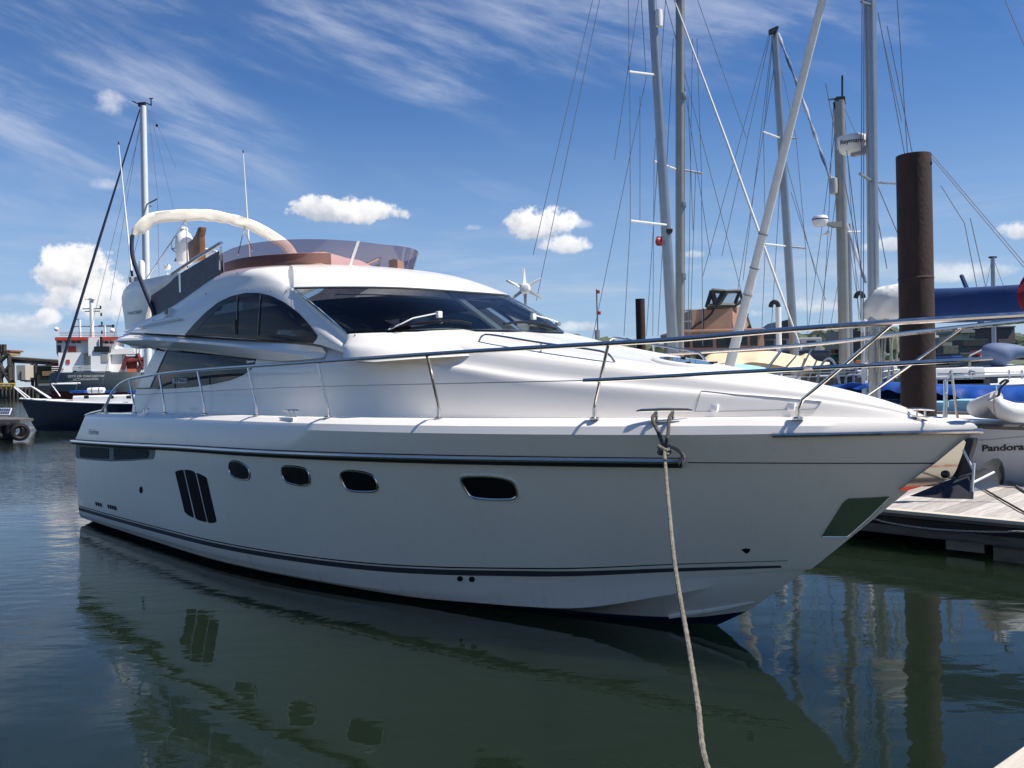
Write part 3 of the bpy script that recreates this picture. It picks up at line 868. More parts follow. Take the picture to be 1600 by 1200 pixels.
# --- lower saloon window with its pale angled post and a card inside the glass
lw = [(262, 546), (244, 544.5), (240, 560), (234, 585), (214, 606.5), (225, 607.5), (262, 607), (300, 604), (332, 600), (362, 593), (385, 583), (396, 574), (399, 564), (399, 561.5), (370, 559), (321, 552.5)]
lpx = dense_px([(246, 541), (262, 543), (321, 549), (370, 555), (401, 560), (399, 568), (393, 577), (380, 586), (362, 593.5), (332, 600.5), (300, 605), (262, 607.5), (212, 608), (222, 590), (236, 566)], 96)
lwin = pair(patch(BC, lpx, .008, rings=(1, .8, .6, .4, .2), skirt=.02), 'saloon_window', pane('saloon_glass', (.020, .027, .034), 1.3), yacht)
patch(BC, dense_px([(247, 542.5), (263, 545), (236, 605.5), (216, 606)], 40), .022, skirt=.02).build('saloon_post', M['gel'], lwin)
patch(BC, dense_px([(271, 590.5), (294.5, 590), (294, 598.5), (270.5, 599)], 24), .013, skirt=0).build('window_card', M['paper'], lwin)
c0 = cast(BC, 272.5, 597.3, .016)[0]; c1 = cast(BC, 293, 596.3, .016)[0]
text('3NZI', .10, M['text'], yacht, c0, c1 - c0, (0, .05, 1), bold=.02, thick=.002, width=(c1 - c0).length)

# --- tinted wind deflector (horseshoe) with white joint strip, tan lining, canvas cover
def deflect():
    bot = resample([Vector((5.2, -1.345, 3.895))] + C1, 60); bot = full(bot)
    top = []; n = len(bot)
    for i, p in enumerate(bot):
        s = abs(i / (n - 1) - .5) * 2           # 1 at the ends, 0 at the front centre
        d = Vector((max(0, p.x - 5.5) * .9, p.y, 0)).normalized()
        top.append(p + d * lerp(.13, .06, s) + Vector((.02, 0, lerp(.29, .25, s) + .05 * math.sin(math.pi * s))))
    return bot, top
db, dt = deflect()
mb = MB(); mb.loft([db, [a.lerp(b, .5) for a, b in zip(db, dt)], dt])
mb.build('wind_deflector', M['acrylic'], yacht, ang=80)
def cam_px(l):
    d = wld(l) - EYE; k = F_PX / d.dot(FWD); return 800 + k * d.dot(RT), 600 - k * d.dot(UP)
iS = min(range(8, 62), key=lambda i: abs(cam_px(db[i].lerp(dt[i], .5))[0] - 549))
mb = MB()
for k in (0,):
    e = (db[iS + 1] - db[iS]).normalized() * .035; o = Vector((.012, -.012, 0)); w2 = Vector((-.05, .03, 0))
    A, Bq = db[iS] + o, dt[iS] + o + e * 2
    mb.hexa([A, A + e, A + e - o * 1.5, A - o * 1.5], [Bq, Bq + e, Bq + e - o * 1.5, Bq - o * 1.5])
mb.build('deflector_joint', M['white'], yacht)
lin_b = [Vector((p.x - .10, p.y * .93, p.z - .02)) for p in db]
mb = MB(); ln = [p for p in lin_b if p.x < 7.4 or p.y < 0]
seg1 = [p for p in lin_b if p.y < 0 and p.x < 6.85]
seg2 = [Vector((p.x, -p.y, p.z)) for p in seg1]
for sg in (seg1, seg2):
    mb.loft([sg, [p + Vector((0, 0, .19)) for p in sg], [p + Vector((-.05, -p.y * .06, .205)) for p in sg], [p + Vector((-.12, -p.y * .12, .19)) for p in sg], [p + Vector((-.13, -p.y * .13, -.04)) for p in sg]])
mb.build('coaming_lining', M['tan'], yacht, ang=50)
# helm console under its canvas cover: a slack tent
mb = MB()
gx, gy = 16, 20; rws = []
for i in range(gx + 1):
    r_ = []
    for j in range(gy + 1):
        u, v = i / gx, j / gy
        x = lerp(5.45, 6.85, u); y = lerp(-.85, .45, v)
        rdg = max(0, 1 - abs(v - .30) * 2.0) * .20 + max(0, 1 - abs(v - .72) * 2.4) * .07
        edge_ = min(1, min(u, 1 - u) * 5) * min(1, min(v, 1 - v) * 6)
        z = 3.86 + edge_ * (.10 + rdg * (1 - .5 * abs(u - .45))) + .018 * mnoise.noise(Vector((x * 3, y * 4, 1)))
        r_.append(Vector((x, y, z)))
    rws.append(r_)
mb.loft(rws); mb.build('helm_cover', M['pinkc'], yacht, ang=80)
# --- aft coaming screens of grey fabric under a sloping grab rail
rt = [ys(270, 431.5, 1.36), ys(308, 406, 1.36), ys(347, 382.5, 1.36)]
sc1 = [ys(236, 478, 1.38), ys(262, 458, 1.38), ys(283, 441, 1.38)]
scr_t = [ys(236, 462, 1.37), ys(262, 444, 1.37), ys(276, 431, 1.37), ys(310, 410, 1.37), ys(345, 390, 1.37)]
scr_b = [coam(p.x) + Vector((0, -.01, .0)) for p in scr_t]
scr_t = cr(scr_t, 20); scr_b = [coam(max(1.8, p.x)) + Vector((0, -.012, .005)) for p in scr_t]
mb = MB(); mb.loft([scr_b, scr_t]); mb.loft([[p + Vector((0, .02, 0)) for p in scr_b], [p + Vector((0, .02, 0)) for p in scr_t]]); mb.loft([scr_t, [p + Vector((0, .02, 0)) for p in scr_t]])
pair(mb, 'coaming_screen', M['mesh'], yacht, ang=60)
fr_ = MB(); fr_.tube([p + Vector((0, -.01, .03)) for p in rt], .026, 8); pair(fr_, 'coaming_rail', M['steel'], yacht)
for a, b in (((345, 384), (344, 422)), ((281, 427), (282, 457))):
    p = ys(*a, 1.37); q = ys(*b, 1.37); mb = MB(); mb.tube([p, q], .02, 8); pair(mb, 'coaming_post', M['steel'], yacht)

# --- swept radar arch: two wings and a cross beam
wing_px = [(199, 540), (193, 500), (188.5, 470), (190, 456), (198, 446), (206, 439.5), (230, 434.5), (262, 428), (300, 422.5), (303, 426), (282, 437), (262, 448), (243, 462), (232, 478), (226, 500), (222, 540)]
wpt = [ys(a, b, 1.26) for a, b in wing_px]
wpt = cr(wpt, 48, True)
mb = MB(); mb.prism(wpt, Vector((0, .22, 0)))
wing = pair(mb, 'radar_arch', M['gel'], yacht, ang=40, bevel=.05)
mb = MB(); zt = 3.98
a0 = ys(206, 441, 1.2); a1 = ys(236, 436, 1.2)
mb.box(((a0.x + a1.x) / 2 + .1, 0, a0.z - .08), a1.x - a0.x + .3, 2.3, .12); mb.build('arch_beam', M['gel'], yacht, bevel=.04)
t0 = ys(199.5, 492.5, 1.27); t1 = ys(221, 489.5, 1.27)
text('PHANTOM 48', .085, M['textg'], yacht, t0, Vector((t1.x - t0.x, 0, t1.z - t0.z)), (-.1, 0, 1), bold=.01, width=(t1 - t0).length)
tq = cast(BH, 139, 678.5, .006)[0]; tq2 = cast(BH, 153, 679, .006)[0]
text('Fairline', .12, M['textg'], yacht, tq, tq2 - tq, (0, .1, 1), bold=.01, width=(tq2 - tq).length)

# ------------------------------------------------------------------ rails, deck gear, flybridge gear
def clean(l): return [p for p in l if p is not None]
# --- bow and side rail: top tube, mid tube / wire, leaning stanchions, both sides
yr = hb(15.75, 2.03, 8.6, 2.5, .10)
zr = interp([(2.15, 1.97), (2.35, 2.12), (2.62, 2.26), (3.0, 2.37), (3.5, 2.43), (5.6, 2.50), (9, 2.525), (11, 2.55), (12.8, 2.57), (13.7, 2.61), (14.5, 2.635), (15.75, 2.66)])
rx = [2.15, 2.25, 2.35, 2.5, 2.62, 2.8, 3.0, 3.25, 3.5] + [3.5 + (15.75 - 3.5) * gu(i / 50) for i in range(1, 51)]
rtop = [Vector((x, -yr(x), zr(x))) for x in rx]
rtop = [ys(134, 649, 1.97), ys(142, 645.5, 1.97), ys(160, 641.5, 1.97)] + rtop[1:]
rail = MB(); rail.tube(rtop + [Vector((p.x, -p.y, p.z)) for p in rtop[-2::-1]], .021, 8)
rail_o = rail.build('deck_rail', M['steel'], yacht)
ym = lambda x: lerp(yr(x), LINES['D'][0](x) - .06, .42) if x < 13.8 else yr(x) * .93
def zmid(x): return interp([(3, 2.17), (6, 2.22), (9, 2.26), (12.1, 2.265), (13.2, 2.30), (14.3, 2.335), (15.1, 2.36)])(x)
mx = [12.08 + (14.95 - 12.08) * i / 24 for i in range(25)]
for sgn in (-1, 1):
    mid = [Vector((x, sgn * ym(x), zmid(x))) for x in mx]
    if sgn < 0: mb = MB(); mb.tube(mid, [.017] * 23 + [.017, .012], 8); mb.build('mid_rail', M['steel'], rail_o)
    wr = [Vector((x, sgn * ym(x), zmid(x))) for x in (3.4, 5, 6.6, 8, 9.4, 10.7, 11.6, 12.1)]
    mb = MB(); mb.tube(wr, .0045, 5); mb.build('guard_wire', M['wire'], rail_o)
def cap_pt(x, k=.6):
    i = min(range(NST), key=lambda i: abs(g3[i].x - x)); return Vector((x, lerp(g2[i].y, g3[i].y, k), max(g2[i].z, g3[i].z) - .004))
def stanchion(base, top, sgn=-1):
    b = Vector((base.x, sgn * abs(base.y), base.z)); t = Vector((top.x, sgn * abs(top.y), top.z))
    d = t - b; n = d.normalized()
    knee = b + Vector((d.x * .02, d.y * .02, .13))
    pts = cr([b, b + (knee - b) * .6, knee + d * .02, knee.lerp(t, .25), t], 14)
    mb = MB(); mb.tube(pts, .0145, 8); so = mb.build('stanchion', M['steel'], rail_o)
    mb = MB(); mb.tube([b, b + Vector((0, 0, .10))], .020, 10); mb.lathe([(.045, -.004), (.045, .008), (.028, .02)], b, 14); mb.build('stanchion_socket', M['steel'], so)
ST = [((165, 642), (161, 629)), ((210, 640), (202, 592)), ((257, 640), (249, 583)), ((320, 645), (309, 578)), ((402, 650), (388, 573)), ((514, 655), (496, 567)), ((684, 655), (666, 554)), ((928, 655), (950, 535)), ((1252, 649), (1392, 508))]
for i, (b, t) in enumerate(ST):
    bx = None
    for k in range(400):
        x = 1.6 + 12.9 * k / 400
        q = cam_px(cap_pt(x))
        if bx is None or abs(q[0] - b[0]) < bx[0]: bx = (abs(q[0] - b[0]), x)
    base = cap_pt(bx[1])
    tx = min((abs(cam_px(Vector((x, -yr(x), zr(x))))[0] - t[0]), x) for x in [2.2 + 13.2 * k / 600 for k in range(600)])[1]
    top = Vector((tx, -yr(tx), zr(tx) - .01))
    stanchion(base, top, -1)
    stanchion(base, top, 1)
# --- cleats
def cleat(c, dirv, s=1.0, name='cleat', basem=None):
    c = Vector(c); d = Vector(dirv).normalized(); side = Vector((-d.y, d.x, 0))
    rot = Matrix((d, side, Vector((0, 0, 1)))).transposed()
    mb = MB(); mb.box(c + Vector((0, 0, .006)) * s, .24 * s, .07 * s, .014 * s, rot)
    o = mb.build(name, M['steel'], yacht, bevel=.004)
    mb = MB()
    mb.tube([c + d * x * s + Vector((0, 0, z * s)) for x, z in ((-.22, .092), (-.18, .098), (0, .102), (.18, .098), (.22, .092))], [.008 * s, .013 * s, .015 * s, .013 * s, .008 * s], 8)
    mb.build('cleat_horn', M['steel'], o)
    for x in (-.065, .065):
        mb = MB(); mb.tube([c + d * x * s, c + d * x * s + Vector((0, 0, .095 * s))], .014 * s, 8); mb.build('cleat_post', M['steel'], o)
    return o
def near_cap(px, k=.6):
    x = min((abs(cam_px(cap_pt(1.6 + 12.9 * j / 600, k))[0] - px), 1.6 + 12.9 * j / 600) for j in range(600))[1]
    p = cap_pt(x, k); q = cap_pt(x + .2, k); return p, Vector((q.x - p.x, q.y - p.y, 0))
cp, cd = near_cap(1037, .25); cp.z -= .03; cleat_bow = cp.copy(); cleat(cp, cd, 1.05)
for px, s in ((457, .8), (229, .8)):
    p, d = near_cap(px, .5)
    mb = MB(); mb.box(p + Vector((0, 0, -.03)), .36 * s, .16, .06, Matrix.Rotation(math.atan2(d.y, d.x), 3, 'Z')); mb.build('cleat_recess', M['gel'], yacht, bevel=.02)
    cleat(p + Vector((0, -.02, -.005)), d, s)
pb = ys(1440, 643, .06); pb.z = 1.86
cleat(ys(1439, 652, .1), Vector((1, -.45, 0)), .62, name='bow_cleat')
# --- coachroof: hand rails, hatch, locker lid
def on_roof(x, y):
    h = BC.ray_cast(Vector((x, y, 5)), Vector((0, 0, -1))); return h[0]
for sgn in (-1, 1):
    hp = [(10.35, 0), (10.38, .05), (10.5, .085), (11.1, .085), (11.7, .085), (11.83, .06), (11.88, 0)]
    pts = cr([on_roof(x, sgn * (bT(x) * .80)) + Vector((0, 0, z)) for x, z in hp], 30)
    mb = MB(); mb.tube(pts, .012, 8); ho = mb.build('hand_rail', M['steel'], yacht)
    p = on_roof(11.1, sgn * bT(11.1) * .80); mb = MB(); mb.tube([p, p + Vector((0, 0, .085))], .011, 8); mb.build('rail_foot', M['steel'], ho)
hc = on_roof(12.15, 0.0)
tilt = Matrix.Rotation(math.atan2(zC(11.8) - zC(12.5), .7), 3, 'Y')
def disc(r, z, n=36): return [hc + tilt @ Vector((math.cos(k * 2 * math.pi / n) * r * 1.0, math.sin(k * 2 * math.pi / n) * r, z)) for k in range(n)]
mb = MB(); mb.loft([disc(.325, -.03), disc(.325, .008), disc(.31, .02), disc(.268, .02), disc(.262, .012)], closed=True)
hat = mb.build('deck_hatch', M['white'], yacht)
mb = MB(); mb.loft([disc(.258, .0), disc(.258, .02)], closed=True); mb.fan(disc(.258, .022)); mb.build('hatch_glass', M['frit'], hat)
for ax_ in (.9, -.9, 2.3):
    mb = MB(); c = hc + tilt @ Vector((math.cos(ax_) * .265, math.sin(ax_) * .265, .024)); mb.box(c, .08, .045, .018, Matrix.Rotation(ax_, 3, 'Z')); mb.build('hatch_hinge', M['black'], hat, bevel=.006)
lid = [(1086, 643), (1096, 611), (1150, 617), (1220, 622), (1262, 626), (1284, 628), (1274, 639), (1200, 641), (1140, 642.5)]
lp = poly3(BC, dense_px(lid, 90), .003)
mb = MB(); mb.tube(lp + lp[:1], .005, 5, caps=False); lido = mb.build('locker_seam', M['greyp'], yacht)
for px, py in ((1117, 637.5), (1237, 635.5)):
    q = cast(BC, px, py, .004)
    if q: mb = MB(); mb.box(q[0], .065, .03, .062, Matrix.Rotation(R(-18), 3, 'X')); mb.build('locker_hinge', M['white'], lido, bevel=.006)
# --- windscreen wipers
def ws_pt(px, py, off=.02):
    bv = BW; d = lray(px, py).normalized(); h = bv.ray_cast(E0, d)
    if h[0] is None: return None
    n = h[1] if h[1].dot(d) < 0 else -h[1]
    return h[0] + n * off
BW = BVHTree.FromPolygons([Vector(v) for v in gm.v], gm.f)
def foot(px, py): 
    q = cast(BC, px, py, .01) or cast(BU, px, py, .01); return q[0]
for arm, blade in ((((594, 525), (630, 512), (648, 503.5), (686, 497)), ((612, 513), (650, 508.5), (690, 505), (718, 506), (736, 510))),
                   (((900, 522), (870, 512), (850, 505), (830, 500.5)), ((786, 510), (806, 507), (830, 508), (850, 511), (868, 517)))):
    a0 = foot(*arm[0]) if cast(BC, *arm[0]) else ws_pt(*arm[1], .03)
    pts = clean([a0 + Vector((0, 0, .02))] + [ws_pt(a, b, .07) for a, b in arm[1:]])
    if len(pts) < 2: continue
    mb = MB(); mb.tube(pts, [.02] + [.012] * (len(pts) - 1), 6, flat=.5); wp = mb.build('wiper_arm', M['white'], yacht)
    mb = MB(); mb.box(pts[-1] + Vector((0, 0, -.02)), .05, .06, .075); mb.build('wiper_head', M['white'], wp, bevel=.01)
    mb = MB(); mb.lathe([(.035, 0), (.035, .04), (.02, .05)], a0, 12); mb.build('wiper_pivot', M['galv'], wp)
    bl = clean([ws_pt(a, b, .03) for a, b in blade])
    if len(bl) > 2: mb = MB(); mb.tube(cr(bl, 16), .014, 6); mb.build('wiper_blade', M['black'], wp)
# --- side fittings on the upper house: horn box, grab rail, little studs
q = cast(BU, 267, 490.5, .0)
if q:
    mb = MB(); mb.box(q[0] + q[1] * .03, .16, .09, .12); hb_ = mb.build('side_lamp_box', M['white'], yacht, bevel=.012)
    mb = MB(); mb.box(q[0] + q[1] * .05 + Vector((.0, -.028, 0)), .09, .03, .085); mb.build('lamp_lens', M['black'], hb_)
gp = clean([cast(BU, a, b, .05) for a, b in ((222, 514), (240, 508.5), (262, 503), (284, 499))])
if len(gp) > 2:
    gp = [g[0] for g in gp]
    mb = MB(); mb.tube([gp[0] + Vector((0, .05, 0))] + gp + [gp[-1] + Vector((0, .05, 0))], .013, 8); mb.build('grab_rail', M['steel'], yacht)
for a, b in ((303, 452.5), (322, 459.5), (277, 469), (371, 427), (388, 453), (424, 454), (448, 454), (344, 430), (240, 500), (555, 524), (710, 522.5), (786, 522)):
    q = cast(BU, a, b, .002) or cast(BC, a, b, .002)
    if q: mb = MB(); mb.lathe([(.010, -.004), (.010, .006), (.004, .012)], q[0], 8, q[1]); mb.build('cover_stud', M['galv'], yacht)
# --- bimini: folded hoop under a rolled canvas sleeve, spanning the flybridge
HX, HY = 2.3, 1.45
hoop = [(2.82, -1.37, 3.48), (2.55, -1.44, 3.95), (2.30, -1.50, 4.45), (2.24, -1.48, 4.80), (2.26, -1.40, 5.0), (2.3, -1.15, 5.20), (2.32, -.6, 5.32), (2.33, 0, 5.36), (2.34, .6, 5.27), (2.36, 1.1, 5.07), (2.42, 1.42, 4.80), (2.5, 1.5, 4.4), (2.62, 1.44, 3.95), (2.82, 1.37, 3.5)]
hoop = cr([Vector(p) for p in hoop], 120)
bim = MB(); bim.tube(hoop, .018, 8); bim_o = bim.build('bimini_hoop', M['steel'], yacht)
leg = [p for p in hoop if p.z < 4.86 and p.y < 0]
mb = MB(); mb.tube([p + Vector((.05, -.012, 0)) for p in leg], .030, 8); mb.build('hoop_sleeve', M['navyweb'], bim_o)
mb = MB(); mb.tube([p + Vector((-.05, .012, 0)) for p in leg], .027, 8); mb.build('hoop_sleeve', M['navyweb'], bim_o)
cv = [p for p in hoop if p.z > 4.82 or (p.y > 0 and p.z > 4.15)]
cv = resample(cv, 110)
mb = MB(); rws = []
nC = len(cv)
for i, p in enumerate(cv):
    a = cv[max(i - 1, 0)]; b = cv[min(i + 1, nC - 1)]; t = (b - a).normalized()
    out_ = Vector((0, p.y, (p.z - 4.2) * .9)).normalized(); out_ = (out_ - t * out_.dot(t)).normalized(); fw = t.cross(out_)
    rr_ = []
    env = min(1, i / 4, (nC - 1 - i) / 10) * .65 + .35
    for k in range(18):
        th = k / 18 * 2 * math.pi
        rad_o = .035 if math.cos(th) > 0 else .165
        fold = .016 * mnoise.noise(Vector((i * .11, math.cos(th) * 2.2, math.sin(th) * 2.2))) + .006 * math.sin(i * .55 + 3 * math.sin(i * .13) + th * 1.0) * (1 if math.cos(th) < .2 else .25)
        rr_.append(p + (out_ * math.cos(th) * rad_o + fw * math.sin(th) * .045 + (out_ + fw * math.sin(th)) * fold) * env)
    rws.append(rr_)
mb.loft(rws, closed=True); mb.fan(rws[0], True); mb.fan(rws[-1])
mb.build('rolled_canvas', M['canvas'], bim_o, ang=70)
def near_hoop(px):
    return min((h for h in hoop if h.z > 4.8), key=lambda h: abs(cam_px(h)[0] - px))
for a, b in ((289, ys(228, 437, 1.2)), (289.5, ys(293, 420, 1.2)), (383, ys(372, 398, .2)), (383, ys(394, 392, -.2)), (455, ys(492, 394, -.9)), (461, ys(505, 392, -1.0))):
    h = near_hoop(a); mb = MB(); mb.tube([h + Vector((0, 0, -.16)), b], .011, 6); mb.build('hoop_strut', M['steel'], bim_o)
# --- gear on the arch: satellite dome, small domes, aerials, horns, seat back
D0 = ys(289, 412, .45)
sc = lambda px, D_: px / F_PX * D_
dz_ = (wld(D0) - EYE).dot(FWD)
k = dz_ / F_PX
mb = MB(); mb.lathe([(8 * k, 0), (12 * k, 4 * k), (13.5 * k, 14 * k), (14.2 * k, 30 * k), (13 * k, 40 * k), (9.5 * k, 48 * k), (6 * k, 52 * k), (5.6 * k, 54 * k), (6.4 * k, 56 * k), (4.5 * k, 59 * k), (0, 59.5 * k)], D0 + Vector((0, 0, -2 * k)), 24)
dm = mb.build('satellite_dome', M['white'], yacht)
mp0 = D0 + Vector((-.25, -.25, -.35))
mb = MB(); mb.tube([D0 + Vector((0, 0, -.6)), D0], .035, 10); mb.build('dome_mast', M['white'], dm)
fr0 = [ys(272, 371, .5), ys(268, 378, .5), ys(268.5, 389, .5), ys(275, 395, .5), ys(281, 396, .5)]
mb = MB()
mb.tube(fr0, .012, 6); mb.tube([p + Vector((.1, .08, .02)) for p in fr0], .012, 6)
mb.tube([fr0[0], fr0[0] + Vector((.25, 0, 0))], .012, 6); mb.tube([fr0[2], fr0[2] + Vector((.25, 0, 0))], .012, 6)
for a, b in ((276, 408), (287, 408)):
    c = ys(a, b, .5); mb.lathe([(.05, 0), (.03, .03), (.012, .07), (.012, .16)], c, 12)
mb.build('horn_bracket', M['galv'], dm)
kk = lambda px, py, y: ((wld(ys(px, py, y)) - EYE).dot(FWD)) / F_PX
p0 = ys(222, 437, .9); k2 = kk(222, 437, .9)
mb = MB(); mb.lathe([(4.6 * k2, 0), (4.8 * k2, 6 * k2), (4.8 * k2, 24 * k2), (3.6 * k2, 29 * k2), (0, 31 * k2)], p0, 18); mb.build('radio_dome', M['white'], yacht)
p0 = ys(262, 433, .9); k2 = kk(262, 433, .9)
mb = MB(); mb.lathe([(.9 * k2, -6 * k2), (.9 * k2, 11 * k2), (4 * k2, 12 * k2), (5 * k2, 15 * k2), (4 * k2, 19 * k2), (0, 20.5 * k2)], p0, 16); mb.build('gps_mushroom', M['white'], yacht)
a0, a1 = ys(207, 436, 1.15), ys(185.5, 226, 1.15)
mb = MB(); mb.tube([a0, a0.lerp(a1, .12), a1], [.018, .016, .007], 8); ae1 = mb.build('whip_aerial', M['white'], yacht)
mb = MB(); mb.tube([a1, a1 + (a1 - a0).normalized() * .05], .013, 6); mb.tube([a0 - (a1 - a0).normalized() * .05, a0.lerp(a1, .06)], .024, 8); mb.build('aerial_fitting', M['black'], ae1)
a0, a1 = ys(388.5, 372, -1.1), ys(380, 239, -1.1)
mb = MB(); mb.tube([a0 + Vector((.05, 0, -.9)), a0.lerp(a1, .12), a1], [.018, .016, .007], 8); ae1 = mb.build('whip_aerial', M['white'], yacht)
mb = MB(); mb.tube([a1, a1 + (a1 - a0).normalized() * .05], .013, 6); mb.build('aerial_fitting', M['black'], ae1)
for px in (206, 214): 
    c = ys(px, 437, 1.2); mb = MB(); mb.box(c, .10, .07, .1); mb.build('aerial_base', M['galv'], yacht, bevel=.01)
# brown helm seat back rising above the screen
sb = [ys(a, b, .85) for a, b in ((295, 410), (292.5, 379), (300, 374), (305, 366), (309, 355), (313.5, 354), (313, 360), (311, 368), (312.5, 405))]
mb = MB(); mb.prism(sb, Vector((.01, .10, 0))); mb.build('helm_seat_back', M['seat'], yacht, bevel=.02)
k3 = kk(322, 392, .0); c = ys(322, 396, .0)
mb = MB(); mb.lathe([(18 * k3, -8 * k3), (19 * k3, 0), (17 * k3, 4 * k3), (9 * k3, 7 * k3), (0, 8 * k3)], c, 24); mb.build('radar_scanner', M['white'], yacht)
# --- staff at the port bow with two small flags is on a far boat; stem fitting with polished cheek plates
ck = [(1405, 766), (1432, 745), (1461, 724), (1484, 705), (1506, 687), (1509, 691), (1503, 711), (1494, 735), (1487, 746), (1475, 752), (1445, 759), (1416, 767)]
mb = MB(); mb.prism([ys(a, b, .06) for a, b in ck], Vector((0, .12, 0))); stem = mb.build('stem_plate', M['mirror'], yacht, ang=30)
mb = MB(); c = ys(1477, 741, .062); mb.lathe([(.03, -.02), (.03, .012), (.012, .02), (0, .02)], c, 14, (0, -1, 0)); mb.build('stem_bolt', M['black'], stem)
mb = MB(); mb.prism([ys(a, b, .05) for a, b in ((1505, 689), (1512, 684.5), (1521, 686), (1520, 694), (1511, 722), (1501, 722))], Vector((0, .10, 0))); mb.build('stem_roller', M['anchorshade'], stem)
for a in ((1455, 651.5, 34), (1478, 659.5, 36)):
    q0 = yz(a[0], a[1], 1.90); mb = MB(); mb.lathe([(.03, 0), (.028, .01), (.0, .016)], q0, 12)
# chromed fairleads let into the deck at the stem head
BD = BH
for pxs in ([(1456, 652), (1475, 649.5), (1494, 648.5), (1488, 652), (1470, 654)], [(1477, 660), (1492, 658), (1520, 658.5), (1508, 662), (1488, 662.5)]):
    pts = [cast(BD, a, b, .006) for a, b in dense_px(pxs, 20)]
    pts = [p[0] for p in pts if p]
    if len(pts) > 6: mb = MB(); mb.fan(pts); mb.build('fairlead', M['mirror'], yacht)

# ------------------------------------------------------------------ the anchor in the stem roller (hangs there: a thing of its own)
anchor = empty('anchor', wld(ys(1510, 700, 0)), -R(HEAD), 'steel anchor hanging from the bow roller of the white motor yacht', 'anchor')
AO = ys(1510, 700, 0)
mb = MB()
def an(pts): return [Vector(p) - AO for p in pts]
shank = [ys(a, b, .02) for a, b in ((1503, 702), (1516, 716), (1523, 736), (1517, 779), (1512, 779), (1492, 748), (1497, 722))]
mb.prism(an(shank), Vector((0, .05, 0))); mb.build('shank', M['anchorshade'], anchor, bevel=.006)
mb = MB()
fl = [ys(1421, 775, .28), ys(1452, 763, .16), ys(1490, 747, .05), ys(1518, 738, .03), ys(1517, 780, .08), ys(1470, 779, .22)]
mb.prism(an(fl), Vector((.012, .018, .0))); mb.build('fluke', M['anchorshade'], anchor, ang=40)
mb = MB(); g_ = []
for i in range(9):
    t = i / 8; a = [(1519, 737), (1531, 729), (1541, 722), (1551, 717), (1559, 716), (1565, 722), (1569, 735), (1569, 748), (1566, 757)][i]
    b = [(1519, 768), (1523, 767.5), (1528, 767), (1534, 766), (1540, 765), (1547, 763), (1554, 761), (1560, 759.5), (1565, 758)][i]
    rowp = []
    for kx in range(5):
        u = kx / 4
        rowp.append(ys(lerp(a[0], b[0], u), lerp(a[1], b[1], u), -.05 - .30 * t - .05 * math.sin(math.pi * u)))
    g_.append(an(rowp))
mb.loft(g_); mb.loft([[p + Vector((0, .012, 0)) for p in r] for r in g_]); mb.build('fluke', M['galv'], anchor)
for a, b, ya, yb in (((1505, 703), (1521, 735), .06, .04), ((1519, 755), (1553, 738), .03, -.2), ((1522, 724), (1519, 768), .04, .05)):
    mb = MB(); mb.tube(an([ys(*a, ya), ys(*b, yb)]), .010, 8); mb.build('stock_bar', M['white'], anchor)

# ------------------------------------------------------------------ mooring line from the bow cleat to the quay
CB = wld(cleat_bow)
ml = empty('mooring_line', CB, 0, 'frayed beige mooring rope hanging from the bow cleat of the white yacht', 'rope')
def rel(ps): return [Vector(p) - CB for p in ps]
kd = (CB - EYE).dot(FWD)
kn = at(1038, 703, CB.y - .28)
p1 = wld(cleat_bow + cd.normalized() * -.068 + Vector((0, 0, .03))); p2 = wld(cleat_bow + cd.normalized() * .068 + Vector((0, 0, .03)))
# the two legs of the bight bend over the gunwale
oe = wld(Vector((cleat_bow.x, -(LINES['D'][0](cleat_bow.x) + .02), LINES['D'][3](cleat_bow.x) + .01)))
def strand(pts, r, name, m_, n=40):
    mb = MB(); P = cr(pts, n)
    rr2 = [r * (1 + .10 * math.sin(i * 2.2)) for i in range(n)]
    mb.tube(rel(P), rr2, 8); return mb.build(name, m_, ml)
for p, px in ((p1, 1025), (p2, 1047)):
    q = at(lerp(px, 1038, .35), 678, CB.y - .22)
    strand([p + Vector((0, 0, .05)), p + Vector((-.04, -.05, .0)), q, kn], .0155, 'rope_bight', mat('rope_wet', (.10, .095, .08), .9, var=.4, vscale=30, bump=.8, bscale=90))
end = Vector((.84, 3.15, .47))
mids = [kn]
for px, py, t in ((1041, 745, .12), (1046, 800, .25), (1053, 870, .40), (1062, 930, .52), (1076, 1010, .66), (1090, 1100, .80), (1105, 1200, .92)):
    mids.append(at(px, py, lerp(kn.y, end.y, t)))
mids.append(end)
strand(mids, .0135, 'rope_fall', M['rope'], 160)
mb = MB()
for a in range(2):
    mb.tube(rel(cr([kn + Vector((math.cos(th) * .045, math.sin(th) * .03, .02 * math.sin(th * 2 + a) + a * .03 - .015)) for th in [k * math.pi / 3 for k in range(7)]], 20)), .015, 7)
mb.tube(rel(cr([kn, kn + Vector((.06, -.02, .02)), kn + Vector((.12, -.03, -.02)), kn + Vector((.15, -.04, -.07))], 12)), .014, 7)
mb.build('knot', M['rope'], ml)
mb = MB()
for a in range(9):
    s0 = kn + Vector((.13, -.035, -.03)); e_ = s0 + Vector((random.uniform(-.03, .06), random.uniform(-.03, .03), random.uniform(-.10, -.03)))
    mb.tube(rel([s0, s0.lerp(e_, .5) + Vector((.015, 0, .01)), e_]), [.006, .004, .002], 5)
mb.build('frayed_end', M['ropel'], ml)

